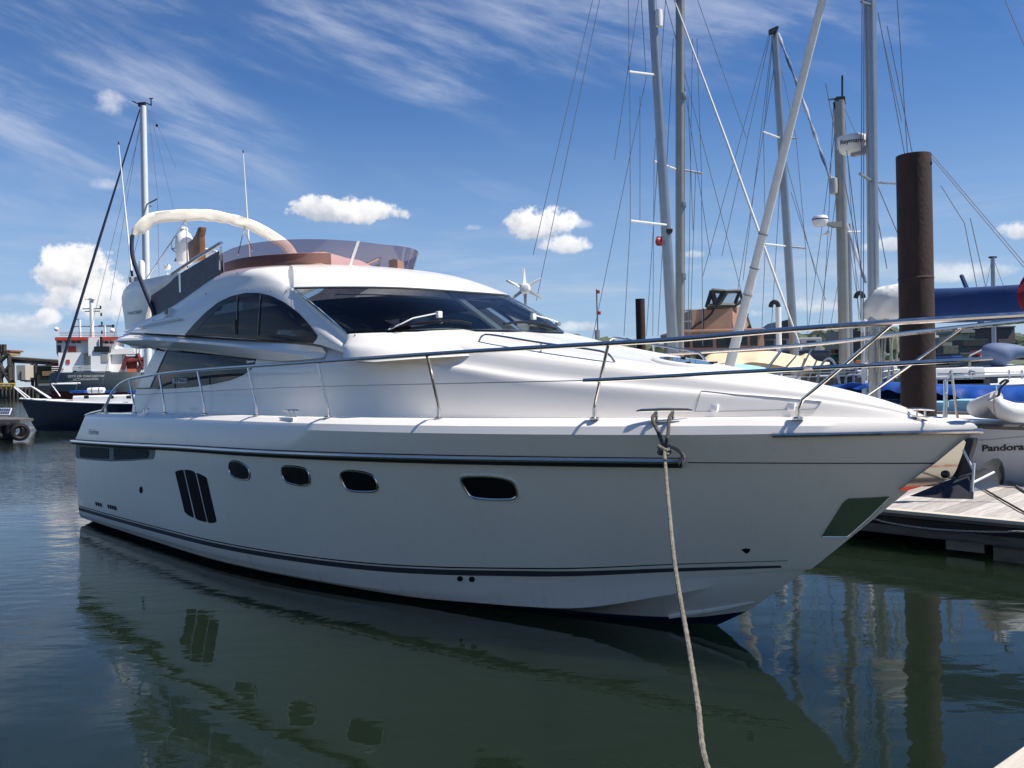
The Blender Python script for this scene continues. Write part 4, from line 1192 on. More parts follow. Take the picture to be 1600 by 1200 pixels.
# ================================================================== THE BERTH: pontoons, pile
M['plank'] = mat('weathered_planks', (0.50, 0.46, 0.42), 0.85, col2=(0.36, 0.33, 0.30), vscale=2.2, bump=.5, bscale=30, stretch=(14, 1.0, 1))
M['plank_e'] = mat('pale_edge_board', (0.60, 0.54, 0.46), 0.85, col2=(0.46, 0.41, 0.35), vscale=2.0, bump=.4, bscale=30, stretch=(1, 12, 4))
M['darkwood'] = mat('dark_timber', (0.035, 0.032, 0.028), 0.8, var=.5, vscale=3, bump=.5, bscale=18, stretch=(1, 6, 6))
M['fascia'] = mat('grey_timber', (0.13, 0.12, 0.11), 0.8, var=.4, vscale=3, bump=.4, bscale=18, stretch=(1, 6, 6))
M['concrete'] = mat('weedy_concrete', (0.22, 0.20, 0.17), 0.9, col2=(0.09, 0.10, 0.07), vscale=3.5, bump=.8, bscale=16)
M['rust'] = mat('rusted_steel', (0.040, 0.017, 0.012), 0.75, col2=(0.020, 0.011, 0.009), vscale=2.2, bump=.5, bscale=14, stretch=(1.4, 1.4, .9))
DKZ = 0.45
pe = loc(atz(1376, 795, DKZ)); pe2 = loc(atz(1600, 818, DKZ))
EY = (pe.y + pe2.y) / 2                   # near edge of the finger pontoon, metres to port of the yacht's centreline
PW = 3.35
pont = empty('pontoon', wld((pe.x, EY, WATER_Z)), -R(HEAD), 'weathered plank pontoon with pale edge board beyond the yacht bow', 'pontoon', 'floating pontoons')
PL0 = Vector((pe.x, EY, WATER_Z))
def prel(x, y, z): return Vector((x, y, z)) - PL0
X0, X1 = pe.x - 7.5, pe.x + 9.5
mb = MB(); mb.box(prel((X0 + X1) / 2, EY + .075, DKZ - .012), X1 - X0, .15, .045); mb.build('edge_board', M['plank_e'], pont, bevel=.006)
mb = MB(); mb.box(prel((X0 + X1) / 2, EY + PW - .075, DKZ - .012), X1 - X0, .15, .045); mb.build('edge_board', M['plank_e'], pont, bevel=.006)
PLW = .142
pmesh = []
for v in range(4):
    mb = MB(); mb.box((0, 0, 0), PLW - .007, PW - .318, .036); o = mb.build('plank', M['plank'], pont, bevel=.003); pmesh.append(o)
    # each plank mesh its own slice of grain
    for vv in o.data.vertices: pass
n_pl = int((X1 - X0) / PLW)
for i in range(n_pl):
    x = X0 + PLW * (i + .5)
    o = pmesh[i] if i < 4 else pmesh[i % 4].copy()
    if i >= 4: COL.objects.link(o); o.parent = pont
    o.location = prel(x, EY + PW / 2, DKZ - .022 + random.uniform(-.003, .003)); o.rotation_euler = (0, random.uniform(-.006, .006), 0)
def wood_by_object(m):
    nt = NT(m.node_tree); b = next(n for n in nt.n if n.type == 'BSDF_PRINCIPLED')
    oi = nt.node('ShaderNodeObjectInfo'); src = b.inputs['Base Color'].links[0].from_socket
    hs = nt.node('ShaderNodeHueSaturation'); nt.l.new(src, hs.inputs['Color'])
    nt.l.new(nt.ramp(oi.outputs['Random'], 0, 1, .72, 1.22, False), hs.inputs['Value']); nt.l.new(hs.outputs[0], b.inputs['Base Color'])
    t = next(n for n in nt.n if n.type == 'TEX_COORD'); mpn = next(n for n in nt.n if n.type == 'MAPPING')
    cb = nt.node('ShaderNodeCombineXYZ'); nt.l.new(nt.m('MULTIPLY', oi.outputs['Random'], 37.0), cb.inputs[1]); nt.l.new(cb.outputs[0], mpn.inputs['Location'])
wood_by_object(M['plank'])
for yy, s in ((EY + .0, 1), (EY + PW, -1)):
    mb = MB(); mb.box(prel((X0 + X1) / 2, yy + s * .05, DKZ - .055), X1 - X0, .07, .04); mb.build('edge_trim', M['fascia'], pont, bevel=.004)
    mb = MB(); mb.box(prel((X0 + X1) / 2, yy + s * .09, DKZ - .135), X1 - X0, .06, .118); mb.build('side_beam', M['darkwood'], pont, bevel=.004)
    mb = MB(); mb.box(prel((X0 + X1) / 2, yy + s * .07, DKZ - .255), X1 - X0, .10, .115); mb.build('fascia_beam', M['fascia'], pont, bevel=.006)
fx = loc(atz(1512, 880, .05)).x
for x in (fx + 1.25 - 4.6 * 2, fx + 1.25 - 4.6, fx + 1.25, fx + 1.25 + 4.6):
    mb = MB(); mb.box(prel(x, EY + PW / 2, .02), 2.5, PW - .2, .26); mb.build('float', M['concrete'], pont, bevel=.02)
mb = MB(); mb.box(prel(fx - .35, EY + .5, .06), .45, .6, .14); mb.build('float_bracket', M['galv'], pont)
# white twisted line slung along the pontoon side
rp = []
for px, py in ((1352, 808), (1380, 815), (1420, 822), (1470, 827.5), (1530, 830.5), (1570, 831), (1600, 830.5)):
    d = lray(px, py); t = (EY - .03 - E0.y) / d.y; rp.append(E0 + d * t)
rp = [rp[0] + Vector((-1.2, 0, .08))] + rp + [rp[-1] + Vector((1.0, 0, .06))]
sl = MB(); P = cr(rp, 90)
for st_ in range(3):
    sl.tube([P[i] - rp[0] + Vector((0, math.cos(i * 1.3 + st_ * 2.1) * .007, math.sin(i * 1.3 + st_ * 2.1) * .007)) for i in range(90)], .0065, 5)
slo = sl.build('slung_rope', M['ropel']); slo.location = wld(rp[0]); slo.rotation_euler = (0, 0, -R(HEAD))
tag(slo, 'pale twisted rope slung along the dark side of the pontoon', 'rope')
for nm, pts, r, mm, lb in (('mooring_rope', ((1500, 742), (1539, 765), (1570, 783), (1600, 800)), .013, M['darkrub'], 'dark mooring rope lying across the planks below the grey anchor fluke'),
                      ('mooring_rope', ((1540, 742), (1572, 751), (1600, 767)), .018, M['rope'], 'grey mooring rope leading over the pontoon beside the white hull')):
    P = [atz(a, b, DKZ + .02) for a, b in pts]; P.append(P[-1] + (P[-1] - P[-2]))
    mb = MB(); mb.tube([p - P[0] for p in cr(P, 24)], r, 7); o = mb.build(nm, mm); o.location = P[0]; tag(o, lb, 'rope')
# the walkway under the camera: only its corner shows
qa, qb = atz(1600, 1169, DKZ), atz(1556, 1200, DKZ)
u = (qa - qb); u.z = 0; u.normalize(); nrm_ = Vector((u.y, -u.x, 0))
walk = empty('pontoon', Vector((qb.x, qb.y, WATER_Z)), math.atan2(u.y, u.x), 'pale walkway pontoon with only its board corner showing at the water edge below right', 'pontoon', 'floating pontoons')
mb = MB(); mb.box((0.2, -.09, DKZ - WATER_Z - .012), 13.0, .18, .045); mb.build('edge_board', M['plank_e'], walk, bevel=.006)
for i in range(86):
    o = pmesh[i % 4].copy(); COL.objects.link(o); o.parent = walk; o.scale = (1, .62, 1)
    o.location = (-6.2 + i * PLW, -.19 - .62 * (PW - .318) / 2, DKZ - WATER_Z - .022); o.rotation_euler = (0, 0, 0)
mb = MB(); mb.box((0.2, -.05, DKZ - WATER_Z - .15), 13.0, .08, .2); mb.build('side_beam', M['darkwood'], walk)
for x in (-4.5, 0, 4.5): mb = MB(); mb.box((x, -1.05, .08), 2.4, 1.8, .26); mb.build('float', M['concrete'], walk)
# the big steel pile and a far one
def pile(px, top, Y, wpx, label):
    b = at(px, 600, Y); rad = wpx / F_PX * Y / 2; zt = at(px, top, Y).z
    x0 = at(px - 1.0, 300, Y).x
    o = empty('steel_pile', (b.x, b.y, WATER_Z), 0, label, 'pile', 'steel mooring piles')
    n = 40; ring = lambda r, z: [Vector((math.cos(k * 2 * math.pi / n) * r, math.sin(k * 2 * math.pi / n) * r, z)) for k in range(n)]
    mb = MB(); mb.loft([ring(rad, -3)] + [ring(rad, -3 + (zt + 3.06) * i / 12) for i in range(1, 13)] + [ring(rad * .93, zt + .06), ring(rad * .93, zt - 1.0)], closed=True)
    mb.build('tube', M['rust'], o, ang=60)
    if wpx > 30:
        for zz in (zt - 1.9, zt - 4.0): mb = MB(); mb.lathe([(rad, -.02), (rad + .008, 0), (rad, .02)], Vector((0, 0, zz)), 40); mb.build('weld_seam', M['rust'], o)
        mb = MB(); mb.lathe([(.03, -.012), (.03, .012)], Vector((rad * .75, -rad * .66, zt - .10)), 12, (.75, -.66, 0)); mb.build('lifting_hole', M['black'], o)
    return o
pile(1434.5, 243, 13.7, 51, 'tall rust brown steel pile standing at the pontoon behind the bow')
pile(1003, 467, 40.0, 14.5, 'short dark red steel pile far behind the coachroof left of the masts')

# ================================================================== SAILING BOATS
M['navyhull'] = mat('navy_hull', (0.010, 0.014, 0.035), 0.12, coat=.5)
M['whitehull'] = mat('white_hull', (0.72, 0.72, 0.71), 0.25, var=.05, coat=.3)
M['oldhull'] = mat('dull_white_hull', (0.52, 0.53, 0.55), 0.38, var=.08, vscale=1.2, col2=None)
M['bluehull'] = mat('pale_blue_hull', (0.36, 0.68, 0.80), 0.35, var=.1)
M['redanti'] = mat('red_antifouling', (0.16, 0.02, 0.015), 0.7, var=.3)
M['deckw'] = mat('deck_white', (0.74, 0.73, 0.70), 0.5, var=.08, vscale=2)
M['teak'] = mat('teak', (0.26, 0.17, 0.10), 0.6, var=.3, vscale=4)
M['alu'] = mat('anodised_mast', (0.40, 0.40, 0.40), 0.36, 0.85, var=.1)
M['aluwhite'] = mat('white_mast', (0.76, 0.76, 0.76), 0.3, var=.04)
M['alutan'] = mat('grey_beige_mast', (0.36, 0.335, 0.29), 0.4, 0.6, var=.1)
M['sailw'] = mat('furled_sail', (0.72, 0.72, 0.70), 0.8, var=.08, vscale=3, bump=.4, bscale=9)
M['sailnavy'] = mat('navy_sail_strip', (0.02, 0.03, 0.07), 0.8, var=.2)
M['bluecover'] = mat('blue_sail_cover', (0.008, 0.045, 0.17), 0.8, var=.2, vscale=2, bump=.3, bscale=5)
M['tarp'] = mat('blue_tarpaulin', (0.006, 0.07, 0.34), 0.45, var=.35, vscale=2.2, bump=.6, bscale=5)
M['cream'] = mat('cream_awning', (0.66, 0.54, 0.36), 0.85, var=.12, vscale=2.5, bump=.4, bscale=5)
M['winb'] = mat('dark_portlight', (0.012, 0.014, 0.017), 0.08)
M['brown'] = mat('brown_house_paint', (0.36, 0.21, 0.14), 0.6, var=.12, vscale=2)

def hull_rows(L, B, fb, fs, aft, over=.9, full=2.2, draft=.35):
    """rows of points stern -> bow: keel, waterline, bilge, sheer (local x, origin under the mast)"""
    n = 28; rows = []
    for k, (wf, z0, xb) in enumerate(((.0, -draft, over * 1.5), (.82, 0.0, over), (.93, .35, over * .6), (1.0, 1.0, 0))):
        r = []
        for i in range(n):
            u = i / (n - 1); x = -aft + u * (L - xb)
            t = min(1, max(0, (1 - u) / .62))
            w = B / 2 * wf * (1 - (1 - t) ** full) * (1 - .30 * max(0, .38 - u) ** 2 / .38 ** 2)
            sheer = lerp(fs, fb, u) - .18 * math.sin(math.pi * u)
            z = z0 if k == 0 else (0 if k == 1 else sheer * z0)
            r.append(Vector((x, -w, z)))
        rows.append(r)
    return rows
def sailboat(label, loc_, rz, L, B, fb, fs, aft, hullm, group=None, name='sailing_yacht', strake=None, cabin=True, anti='navy', draft=.35, full_=2.2):
    o = empty(name, loc_, rz, label, 'sailing boat', group)
    rows = hull_rows(L, B, fb, fs, aft, full=full_, draft=draft)
    mb = MB(); mb.loft(catrows(rows[1:], 3)); mb.mirror()
    tr = [r[0] for r in rows[1:]]; mb.fan(tr + [Vector((p.x, -p.y, p.z)) for p in tr[::-1]])
    h = mb.build('hull', hullm, o, ang=50)
    mb = MB(); mb.loft(rows[:2]); mb.mirror(); mb.build('underbody', M[anti], o)
    sh = rows[3]
    mb = MB(); mb.loft([[p + Vector((0, .05, -.02)) if abs(p.y) > .06 else p + Vector((0, 0, -.02)) for p in sh], [Vector((p.x, 0, p.z + .06)) for p in sh]]); mb.mirror(); mb.build('deck', M['deckw'], o)
    mb = MB(); mb.tube([p + Vector((0, 0, .0)) for p in sh], .045, 6); mb.mirror(); mb.build('toe_rail', strake or M['teak'], h)
    if cabin:
        c = []
        for z, s in ((0, 1), (.32, .94), (.40, .80)):
            zz = lerp(fs, fb, .5) - .16 + z
            c.append([Vector((x, y * B * .5 * s, zz + .02)) for x, y in ((-aft * .42, -.62), (1.0, -.60), (L - aft - 3.0, -.30), (L - aft - 2.6, 0), (L - aft - 3.0, .30), (1.0, .60), (-aft * .42, .62))])
        mb = MB(); mb.loft(c, closed=True); mb.fan(c[-1]); mb.build('cabin', M['deckw'], o, ang=40)
    return o, rows
def lines_px(root, tab, Y, r, m, name='stay', yb=None):
    """wires given by their two ends as seen, standing at depth Y (yb at the lower end)"""
    inv = root.matrix_basis.inverted() if False else (Matrix.Translation(root.location) @ Matrix.Rotation(root.rotation_euler.z, 4, 'Z')).inverted()
    for i, (a, b, c, d) in enumerate(tab):
        p = inv @ at(a, b, Y); q = inv @ at(c, d, yb[i] if isinstance(yb, (list, tuple)) else (yb or Y))
        mb = MB(); mb.tube([p, p.lerp(q, .5), q], r, 5); mb.build(name, m, root)
def world_inv(root): return (Matrix.Translation(root.location) @ Matrix.Rotation(root.rotation_euler.z, 4, 'Z')).inverted()
def mast_px(root, top, bot, Y, wtop, wbot, m, z_foot=1.2, name='mast', depth=1.35):
    """mast drawn through two pixels at depth Y, carried down to the deck and as far up as given"""
    inv = world_inv(root); p = at(*top, Y); q = at(*bot, Y)
    d = (q - p); f = q + d * ((z_foot - q.z) / d.z)
    k = Y / F_PX
    mb = MB(); P = [p, p.lerp(f, .33), p.lerp(f, .66), f]
    mb.tube([inv @ x for x in P], [lerp(wtop, wbot, t) * k / 2 for t in (0, .33, .66, 1)], 14, flat=depth)
    return mb.build(name, m, root)
def rod_px(root, a, b, Y, Y2, r, m, name, par=None):
    inv = world_inv(root); mb = MB(); mb.tube([inv @ at(*a, Y), inv @ at(*b, Y2)], r, 8); return mb.build(name, m, par or root)

# ---- navy sloop far left
Yn = 49.0
bow = at(31, 623, Yn); kn_ = Yn / F_PX
mX = at(226.5, 400, Yn).x
Ln = 13.0; fore = mX - (bow.x)
navy, nr = sailboat('navy blue hulled sailing sloop with white deck moored behind the stern', (mX, Yn, WATER_Z), R(180), Ln, 3.7, bow.z - WATER_Z, 1.45, Ln - fore, M['navyhull'], strake=M['whitehull'], cabin=False, anti='redanti', full_=2.0)
mast_px(navy, (223.5, 166), (228, 400), Yn, 9, 11.5, M['aluwhite'])
inv = world_inv(navy); NI = lambda px, py, dy=0: inv @ at(px, py, Yn + dy)
mb = MB(); c = []
for z, s in ((1.35, 1), (1.86, .92), (1.94, .78)): c.append([Vector((x, y * s * 1.25, z)) for x, y in ((-4.5, -.9), (1.6, -.85), (4.1, -.40), (4.5 - z * .1, 0), (4.1, .40), (1.6, .85), (-4.5, .9))])
mb.loft(c, closed=True); mb.fan(c[-1]); cab = mb.build('cabin', M['whitehull'], navy, ang=40)
for px in (135, 174, 201): mb = MB(); p = NI(px, 620.5, -1.12); mb.box(p, .26, .06, .17); mb.build('portlight', M['winb'], cab, bevel=.02)
p = NI(150.5, 610, -.4); mb = MB(); mb.lathe([(.0, -.48), (.15, -.46), (.17, -.3), (.17, .3), (.15, .46), (0, .48)], p, 14, (1, 0, 0)); lr_ = mb.build('life_raft', M['white'], navy)
for s in (-.2, .2): mb = MB(); mb.lathe([(.178, -.02), (.178, .02)], p + Vector((s, 0, 0)), 14, (1, 0, 0)); mb.build('raft_strap', M['black'], lr_)
for px in (118, 128, 172, 208): mb = MB(); mb.box(NI(px, 612, -.2), .5, .4, .14); mb.build('blue_bag', M['tarp'], navy, bevel=.04)
mb = MB(); mb.tube([NI(218.5, 171), NI(155, 375), NI(95, 572), NI(84, 608)], [.03, .075, .085, .06], 8); mb.build('furled_jib', M['sailnavy'], navy)
for a, b, d1 in (((22, 605), (42, 623), -.5), ((26, 606), (47, 622), .5), ((48, 603), (77, 622.5), -.8), ((52, 605), (80, 622.5), -.5), ((22, 605), (50, 604), -.3), ((80, 600), (120, 599.5), -.7), ((80, 600), (94, 619), -.7)):
    mb = MB(); mb.tube([NI(*a, d1), NI(*b, d1)], .035, 6); mb.build('pulpit_rail', M['aluwhite'], navy)
lines_px(navy, [(222, 172, 172, 470), (232, 172, 247, 310), (234, 172, 272, 330), (236, 172, 275, 262), (246, 312, 252, 600), (228, 322, 160, 600), (224, 180, 118, 612), (150, 590, 100, 598)], Yn, .012, M['wire'])
rod_px(navy, (228, 320), (246, 310.5), Yn, Yn - 1.2, .045, M['wire'], 'spreader'); rod_px(navy, (228, 321), (236, 322), Yn, Yn + 1.2, .045, M['wire'], 'spreader')
mb = MB()
for a, b in (((216, 161), (226, 160)), ((226, 160), (237, 165)), ((207, 158), (217, 163)), ((236, 164), (236, 154)), ((233, 154), (239, 154))): mb.tube([NI(*a), NI(*b)], .035, 5)
mb.box(NI(222, 164), .35, .3, .2); mb.build('masthead_gear', M['black'], navy)
mb = MB(); mb.lathe([(0, -.12), (.09, 0), (0, .12)], NI(245, 196), 8); mb.build('insulator', M['black'], navy)
rod_px(navy, (215, 628), (400, 590), Yn, Yn, .09, M['aluwhite'], 'boom')

# ---- the white sloop moored beyond the pontoon (name on its side), mast carried far above the picture
Yp = 17.0
mp_ = at(1365, 560, Yp)
hdg = math.atan2(PV.y * 0 + (-HV.y), -HV.x)
LP = 14.2; aftP = 9.6
cl_y = EY + PW + .22 + 1.95
mpl = loc(mp_); mbase = wld((mpl.x, cl_y, WATER_Z))
Yp = mbase.y
pand, pr = sailboat('old white sailing yacht with black name lettering and blue boom cover beyond the pontoon', mbase, hdg, LP, 3.9, 1.62, 1.55, aftP, M['oldhull'], strake=M['fascia'], cabin=False)
mast_px(pand, (1357.5, -160), (1366, 560), Yp, 15.5, 16.5, M['alu'], 1.3)
Ip = world_inv(pand)
PI_ = lambda px, py, Y=None: Ip @ at(px, py, Y or Yp)
bowP = Ip @ at(1121, 648, 20.3)
mb = MB(); top = at(1285, 0, Yp + .3); low = at(1143, 560, 19.8); dd = low - top
P = [top - dd * .22, top, top.lerp(low, .3), top.lerp(low, .6), top.lerp(low, .75), low, low + dd * .10]
mb.tube([Ip @ p for p in P], [.05, .08, .088, .095, .10, .12, .10], 12); gen = mb.build('furled_genoa', M['sailw'], pand)
for f in (.62, .72, .80): 
    p = top.lerp(low, f); mb = MB(); mb.lathe([(.113, -.012), (.113, .012)], Ip @ p, 12, (Ip.to_3x3() @ dd)); mb.build('sail_tie', M['wire'], gen)
# boom with long blue cover and the flaked white sail at its forward end
bx = Vector((-1, 0, 0))
mxl = PI_(1366, 500)
def pln(px, py):      # the boat's centre plane behind a pixel
    o_ = Ip @ EYE; d_ = Ip.to_3x3() @ ray(px, py); return o_ + d_ * ((mxl.y - o_.y) / d_.y)
m0 = pln(1403, 470); zc1, zc0 = pln(1406, 451).z, pln(1406, 505).z
sect = []
for i in range(26):
    t = i / 25; x = lerp(m0.x, m0.x - 6.6, t)
    topz = lerp(zc1, zc1 - .18, t) - .05 * math.sin(t * 9) * .4 - .06 * math.sin(math.pi * t); h_ = lerp(zc1 - zc0, (zc1 - zc0) * .8, t); wd = lerp(.13, .10, t)
    sect.append([Vector((x, mxl.y + wd * math.sin(a) * (1.15 - .25 * math.cos(a)) + .015 * math.sin(t * 31 + a * 2), topz - h_ * (1 - math.cos(a)) / 2)) for a in [k * 2 * math.pi / 16 for k in range(16)]])
mb = MB(); mb.loft(sect, closed=True); mb.fan(sect[0], True); mb.fan(sect[-1]); mb.build('boom_cover', M['bluecover'], pand, ang=70)
mb = MB(); mb.tube([Vector((mxl.x - .1, mxl.y, zc0 + .12)), Vector((m0.x - 6.9, mxl.y, zc0 + .05))], .07, 10); mb.build('boom', M['alu'], pand)
sect = []
for i in range(14):
    t = i / 13; a = [(1366, 446), (1360, 452), (1357, 470), (1357, 486), (1362, 497), (1368, 500)]
    x = lerp(pln(1354, 470).x, m0.x - .3, t)
    tz = lerp(pln(1362, 452).z, pln(1404, 444).z, min(1, t * 1.8)) - (0 if t > .2 else (.2 - t) * 1.3); bz = lerp(pln(1358, 500).z, zc0 + .02, t)
    wd = .10 + .16 * math.sin(math.pi * min(1, t * .9 + .12))
    sect.append([Vector((x + .03 * math.sin(k_ * 1.9 + t * 5), mxl.y + wd * math.sin(an_) + .03 * math.sin(t * 17 + k_ * 1.3), (tz + bz) / 2 + (tz - bz) / 2 * math.cos(an_) + .02 * math.sin(k_ * 2.7 + t * 11))) for k_, an_ in enumerate([k * 2 * math.pi / 18 for k in range(18)])])
mb = MB(); mb.loft(sect, closed=True); mb.fan(sect[0], True); mb.fan(sect[-1]); mb.build('flaked_sail', M['sailw'], pand, ang=60)
# halyard tails and rope coils hanging at the mast
for k in range(11):
    px = 1348 + k * 5.2; mb = MB(); y0, y1 = 500 + random.uniform(0, 25), 560 + random.uniform(0, 45)
    mb.tube([PI_(px, y0, Yp - .2), PI_(px + random.uniform(-3, 3), (y0 + y1) / 2, Yp - .25), PI_(px + random.uniform(-4, 4), y1, Yp - .2)], .018, 5); mb.build('halyard_tail', M['ropel'], pand)
# spreaders, steaming radar on the mast front
rod_px(pand, (1344, 271.5), (1362, 283), Yp - 1.1, Yp, .03, M['alu'], 'spreader'); rod_px(pand, (1370, 285), (1406, 287), Yp, Yp + .9, .025, M['alu'], 'spreader')
rod_px(pand, (1346, 3), (1362, 8), Yp - .6, Yp, .025, M['wire'], 'spreader')
# radar dome with its name round the side
rc = at(1331, 226, Yp + .45); kR = (Yp + .45) / F_PX
mb = MB(); mb.lathe([(0, -13.5 * kR), (15 * kR, -13 * kR), (19 * kR, -9 * kR), (22 * kR, -3 * kR), (22.5 * kR, 8 * kR), (20.5 * kR, 12.5 * kR), (0, 14.5 * kR)], Ip @ rc, 32); rdm = mb.build('radar_dome', M['white'], pand)
mb = MB(); mb.box(Ip @ at(1350, 235, Yp + .3), .5, .12, .16); mb.build('radar_bracket', M['galv'], pand)
cu = bpy.data.curves.new('t', 'FONT'); cu.body = 'Raymarine'; cu.size = 1; cu.offset = .02
t_ = bpy.data.objects.new('t', cu); COL.objects.link(t_); me = bpy.data.meshes.new_from_object(t_.evaluated_get(bpy.context.evaluated_depsgraph_get())); bpy.data.objects.remove(t_)
xs = [v.co.x for v in me.vertices]; wtxt = max(xs) - min(xs)
rcl = Ip @ rc; toeye = (Ip @ EYE - rcl); a0_ = math.atan2(toeye.y, toeye.x)
rad_ = 22.7 * kR
for v in me.vertices:
    ang_ = a0_ + (v.co.x / wtxt - .44) * 1.9; zz = (v.co.y * 9.5 - 2.0) * kR
    v.co = rcl + Vector((math.cos(ang_) * rad_, math.sin(ang_) * rad_, zz))
me.materials.clear(); me.materials.append(M['text']); to = bpy.data.objects.new('lettering', me); COL.objects.link(to); to.parent = rdm
# name on the topside
sheer = pr[3]
bmh = MB(); bmh.loft(catrows(pr[1:], 3)); bmh.mirror(); BP = BVHTree.FromPolygons([Vector(v) for v in bmh.v], bmh.f)
def castp(px, py, off=.006):
    o_ = Ip @ EYE; d_ = (Ip.to_3x3() @ ray(px, py)).normalized(); h_ = BP.ray_cast(o_, d_)
    if h_[0] is None: return None
    n_ = h_[1] if h_[1].dot(d_) < 0 else -h_[1]
    return h_[0] + n_ * off
ta, tb = castp(1534, 705), castp(1600, 702.5)
if ta and tb:
    up_ = castp(1534, 690) - ta
    text('Pandora', up_.length * .92, M['text'], pand, ta, tb - ta, up_, bold=.035, thick=.004, width=(tb - ta).length)
sea = [castp(a, b, .004) for a, b in ((1520, 688), (1545, 687), (1572, 684.5), (1600, 682))]
sea = [p for p in sea if p]
if len(sea) > 1: mb = MB(); mb.tube(sea, .006, 5); mb.build('cove_line', M['greyp'], pand)
lines_px(pand, [(1372, 20, 1414, 243), (1386, 40, 1430, 262), (1402, 0, 1418, 240), (1371, 290, 1409, 380), (1371, 340, 1386, 420), (1347, 0, 1345, 500), (1350, 0, 1349, 500), (1323, 235, 1345, 420), (1290, 130, 1350, 440)], Yp, .009, M['wire'])
# guard rail of the white sloop
for px in (1487, 1526, 1554):
    pass
stx = [pr[3][i] for i in (3, 6, 9, 12, 15)]
for p in stx:
    for s in (1, -1):
        mb = MB(); b_ = Vector((p.x, p.y * s * .97, p.z)); mb.tube([b_, b_ + Vector((0, 0, .6))], .014, 6); mb.build('stanchion', M['steel'], pand)

# ---- sailing boats standing behind, mostly masts
def masted(label, Y, X, rz, L, B, fb, fs, aft, hullm, group='sailing yachts with tall masts in the marina', **k):
    return sailboat(label, (X, Y, WATER_Z), rz, L, B, fb, fs, aft, hullm, group, **k)[0]
YA = 22.0
bA = masted('sailing yacht with raked grey mast and white radar reflector behind the coachroof', YA, at(1050, 520, YA).x, R(8), 11.5, 3.4, 1.35, 1.2, 6.3, M['whitehull'])
mast_px(bA, (1015.5, -60), (1050.5, 525), YA, 10, 14, M['alu'])
IA = world_inv(bA); k = YA / F_PX
mb = MB(); mb.lathe([(0, -15 * k), (5.5 * k, -13.5 * k), (6 * k, 0), (5.5 * k, 12 * k), (0, 14.5 * k)], IA @ at(1029.5, 28, YA - .12), 16); mb.build('radar_reflector', M['white'], bA)
for a, b, dy in (((983, 112), (1023, 117), 1.0), ((985, 345), (1045, 352), 1.2)): rod_px(bA, a, b, YA - dy, YA, .03, M['aluwhite'], 'spreader')
lines_px(bA, [(926, 0, 833, 398), (937, 0, 838, 470), (984, 112, 985, 345), (982, 0, 983, 112), (1002, 0, 1009, 112), (1010, 120, 926, 528), (998, 0, 960, 250), (1036, 120, 1010, 525), (985, 345, 975, 525), (1000, 150, 1000, 345), (1034, 150, 1042, 345)], YA, .009, M['wire'])
q = at(1035, 374, YA - .1); mb = MB(); g = [[IA @ (q + Vector((lerp(0, -.14, v) * (1 + .3 * math.sin(u * 3)), .03 * math.sin(u * 7 + v * 3), -.24 * u + .08))) for v in (0, .33, .66, 1)] for u in [i / 8 for i in range(9)]]
mb.loft(g); mb.build('signal_flag', M['red'], bA)
mb = MB(); mb.lathe([(0, -.09), (.07, -.05), (.09, .04), (0, .08)], IA @ at(1046, 361, YA - .15), 12); mb.build('deck_light', M['black'], bA)
YB = 25.0
bB = masted('sailing yacht with upright beige mast and three steaming lamps', YB, at(1063, 520, YB).x, R(-6), 12.0, 3.5, 1.4, 1.2, 6.5, M['oldhull'])
mast_px(bB, (1062.5, -60), (1062, 530), YB, 11, 11, M['alutan'])
IB = world_inv(bB)
for y in (150, 320, 432):
    mb = MB(); mb.box(IB @ at(1068.5, y, YB - .1), .12, .14, .2); mb.build('mast_lamp', M['galv'], bB, bevel=.02)
for a, b, dy in (((1022, 252), (1057, 265), 1.1), ((1067, 266), (1097, 271), -1.0)): rod_px(bB, a, b, YB - dy, YB, .035, M['aluwhite'], 'spreader')
lines_px(bB, [(1069, 0, 1070, 525), (1089, 60, 1096, 270), (1096, 271, 1098, 540), (1082, 60, 1075, 525), (1058, 60, 1110, 400), (1040, 0, 1158, 455), (1040, 0, 1022, 252), (1022, 252, 1020, 525), (1090, 0, 1166, 215), (1052, 60, 1028, 525), (1075, 150, 1083, 360), (1087, 270, 1078, 525)], YB, .010, M['wire'])
inv = world_inv(bB); mb = MB(); mb.tube([inv @ at(1050, -10, YB), inv @ at(1135, 220, YB - 1), inv @ at(1217, 450, YB - 2), inv @ at(1252, 545, YB - 2.4)], [.02, .036, .036, .02], 8); mb.build('furled_forestay', M['sailw'], bB)
YD = 30.0
bD = masted('sailing yacht with dark topped mast and striped furled sail', YD, at(1238, 520, YD).x, R(170), 12.5, 3.6, 1.5, 1.3, 7, M['whitehull'])
mast_px(bD, (1210, 50), (1239, 515), YD, 9, 11, M['alu'])
ID = world_inv(bD)
mb = MB(); mb.prism([ID @ at(a, b, YD - .1) for a, b in ((1200, 50), (1213, 44), (1216, 45), (1214, 51), (1206, 54), (1201, 56))], Vector((0, .2, 0))); mb.build('masthead', M['black'], bD)
for a, b, dy in (((1192, 206), (1219, 216), 1.2), ((1223, 217), (1245, 216), -1.0), ((1195, 381), (1230, 385), .8), ((1230, 385), (1259, 388), -.8)): rod_px(bD, a, b, YD - dy, YD, .035, M['aluwhite'], 'spreader')
mb = MB(); P = [ID @ at(*q, YD + .4) for q in ((1215, 52), (1245, 130), (1278, 225), (1297, 278), (1322, 350), (1353, 442))]
mb.tube(cr(P, 40), [.05 + .02 * math.sin(i * 1.7) for i in range(40)], 8); mb.build('furled_sail', mat('striped_sail', (.70, .72, .76), .8, col2=(.10, .16, .30), vscale=1.2), bD)
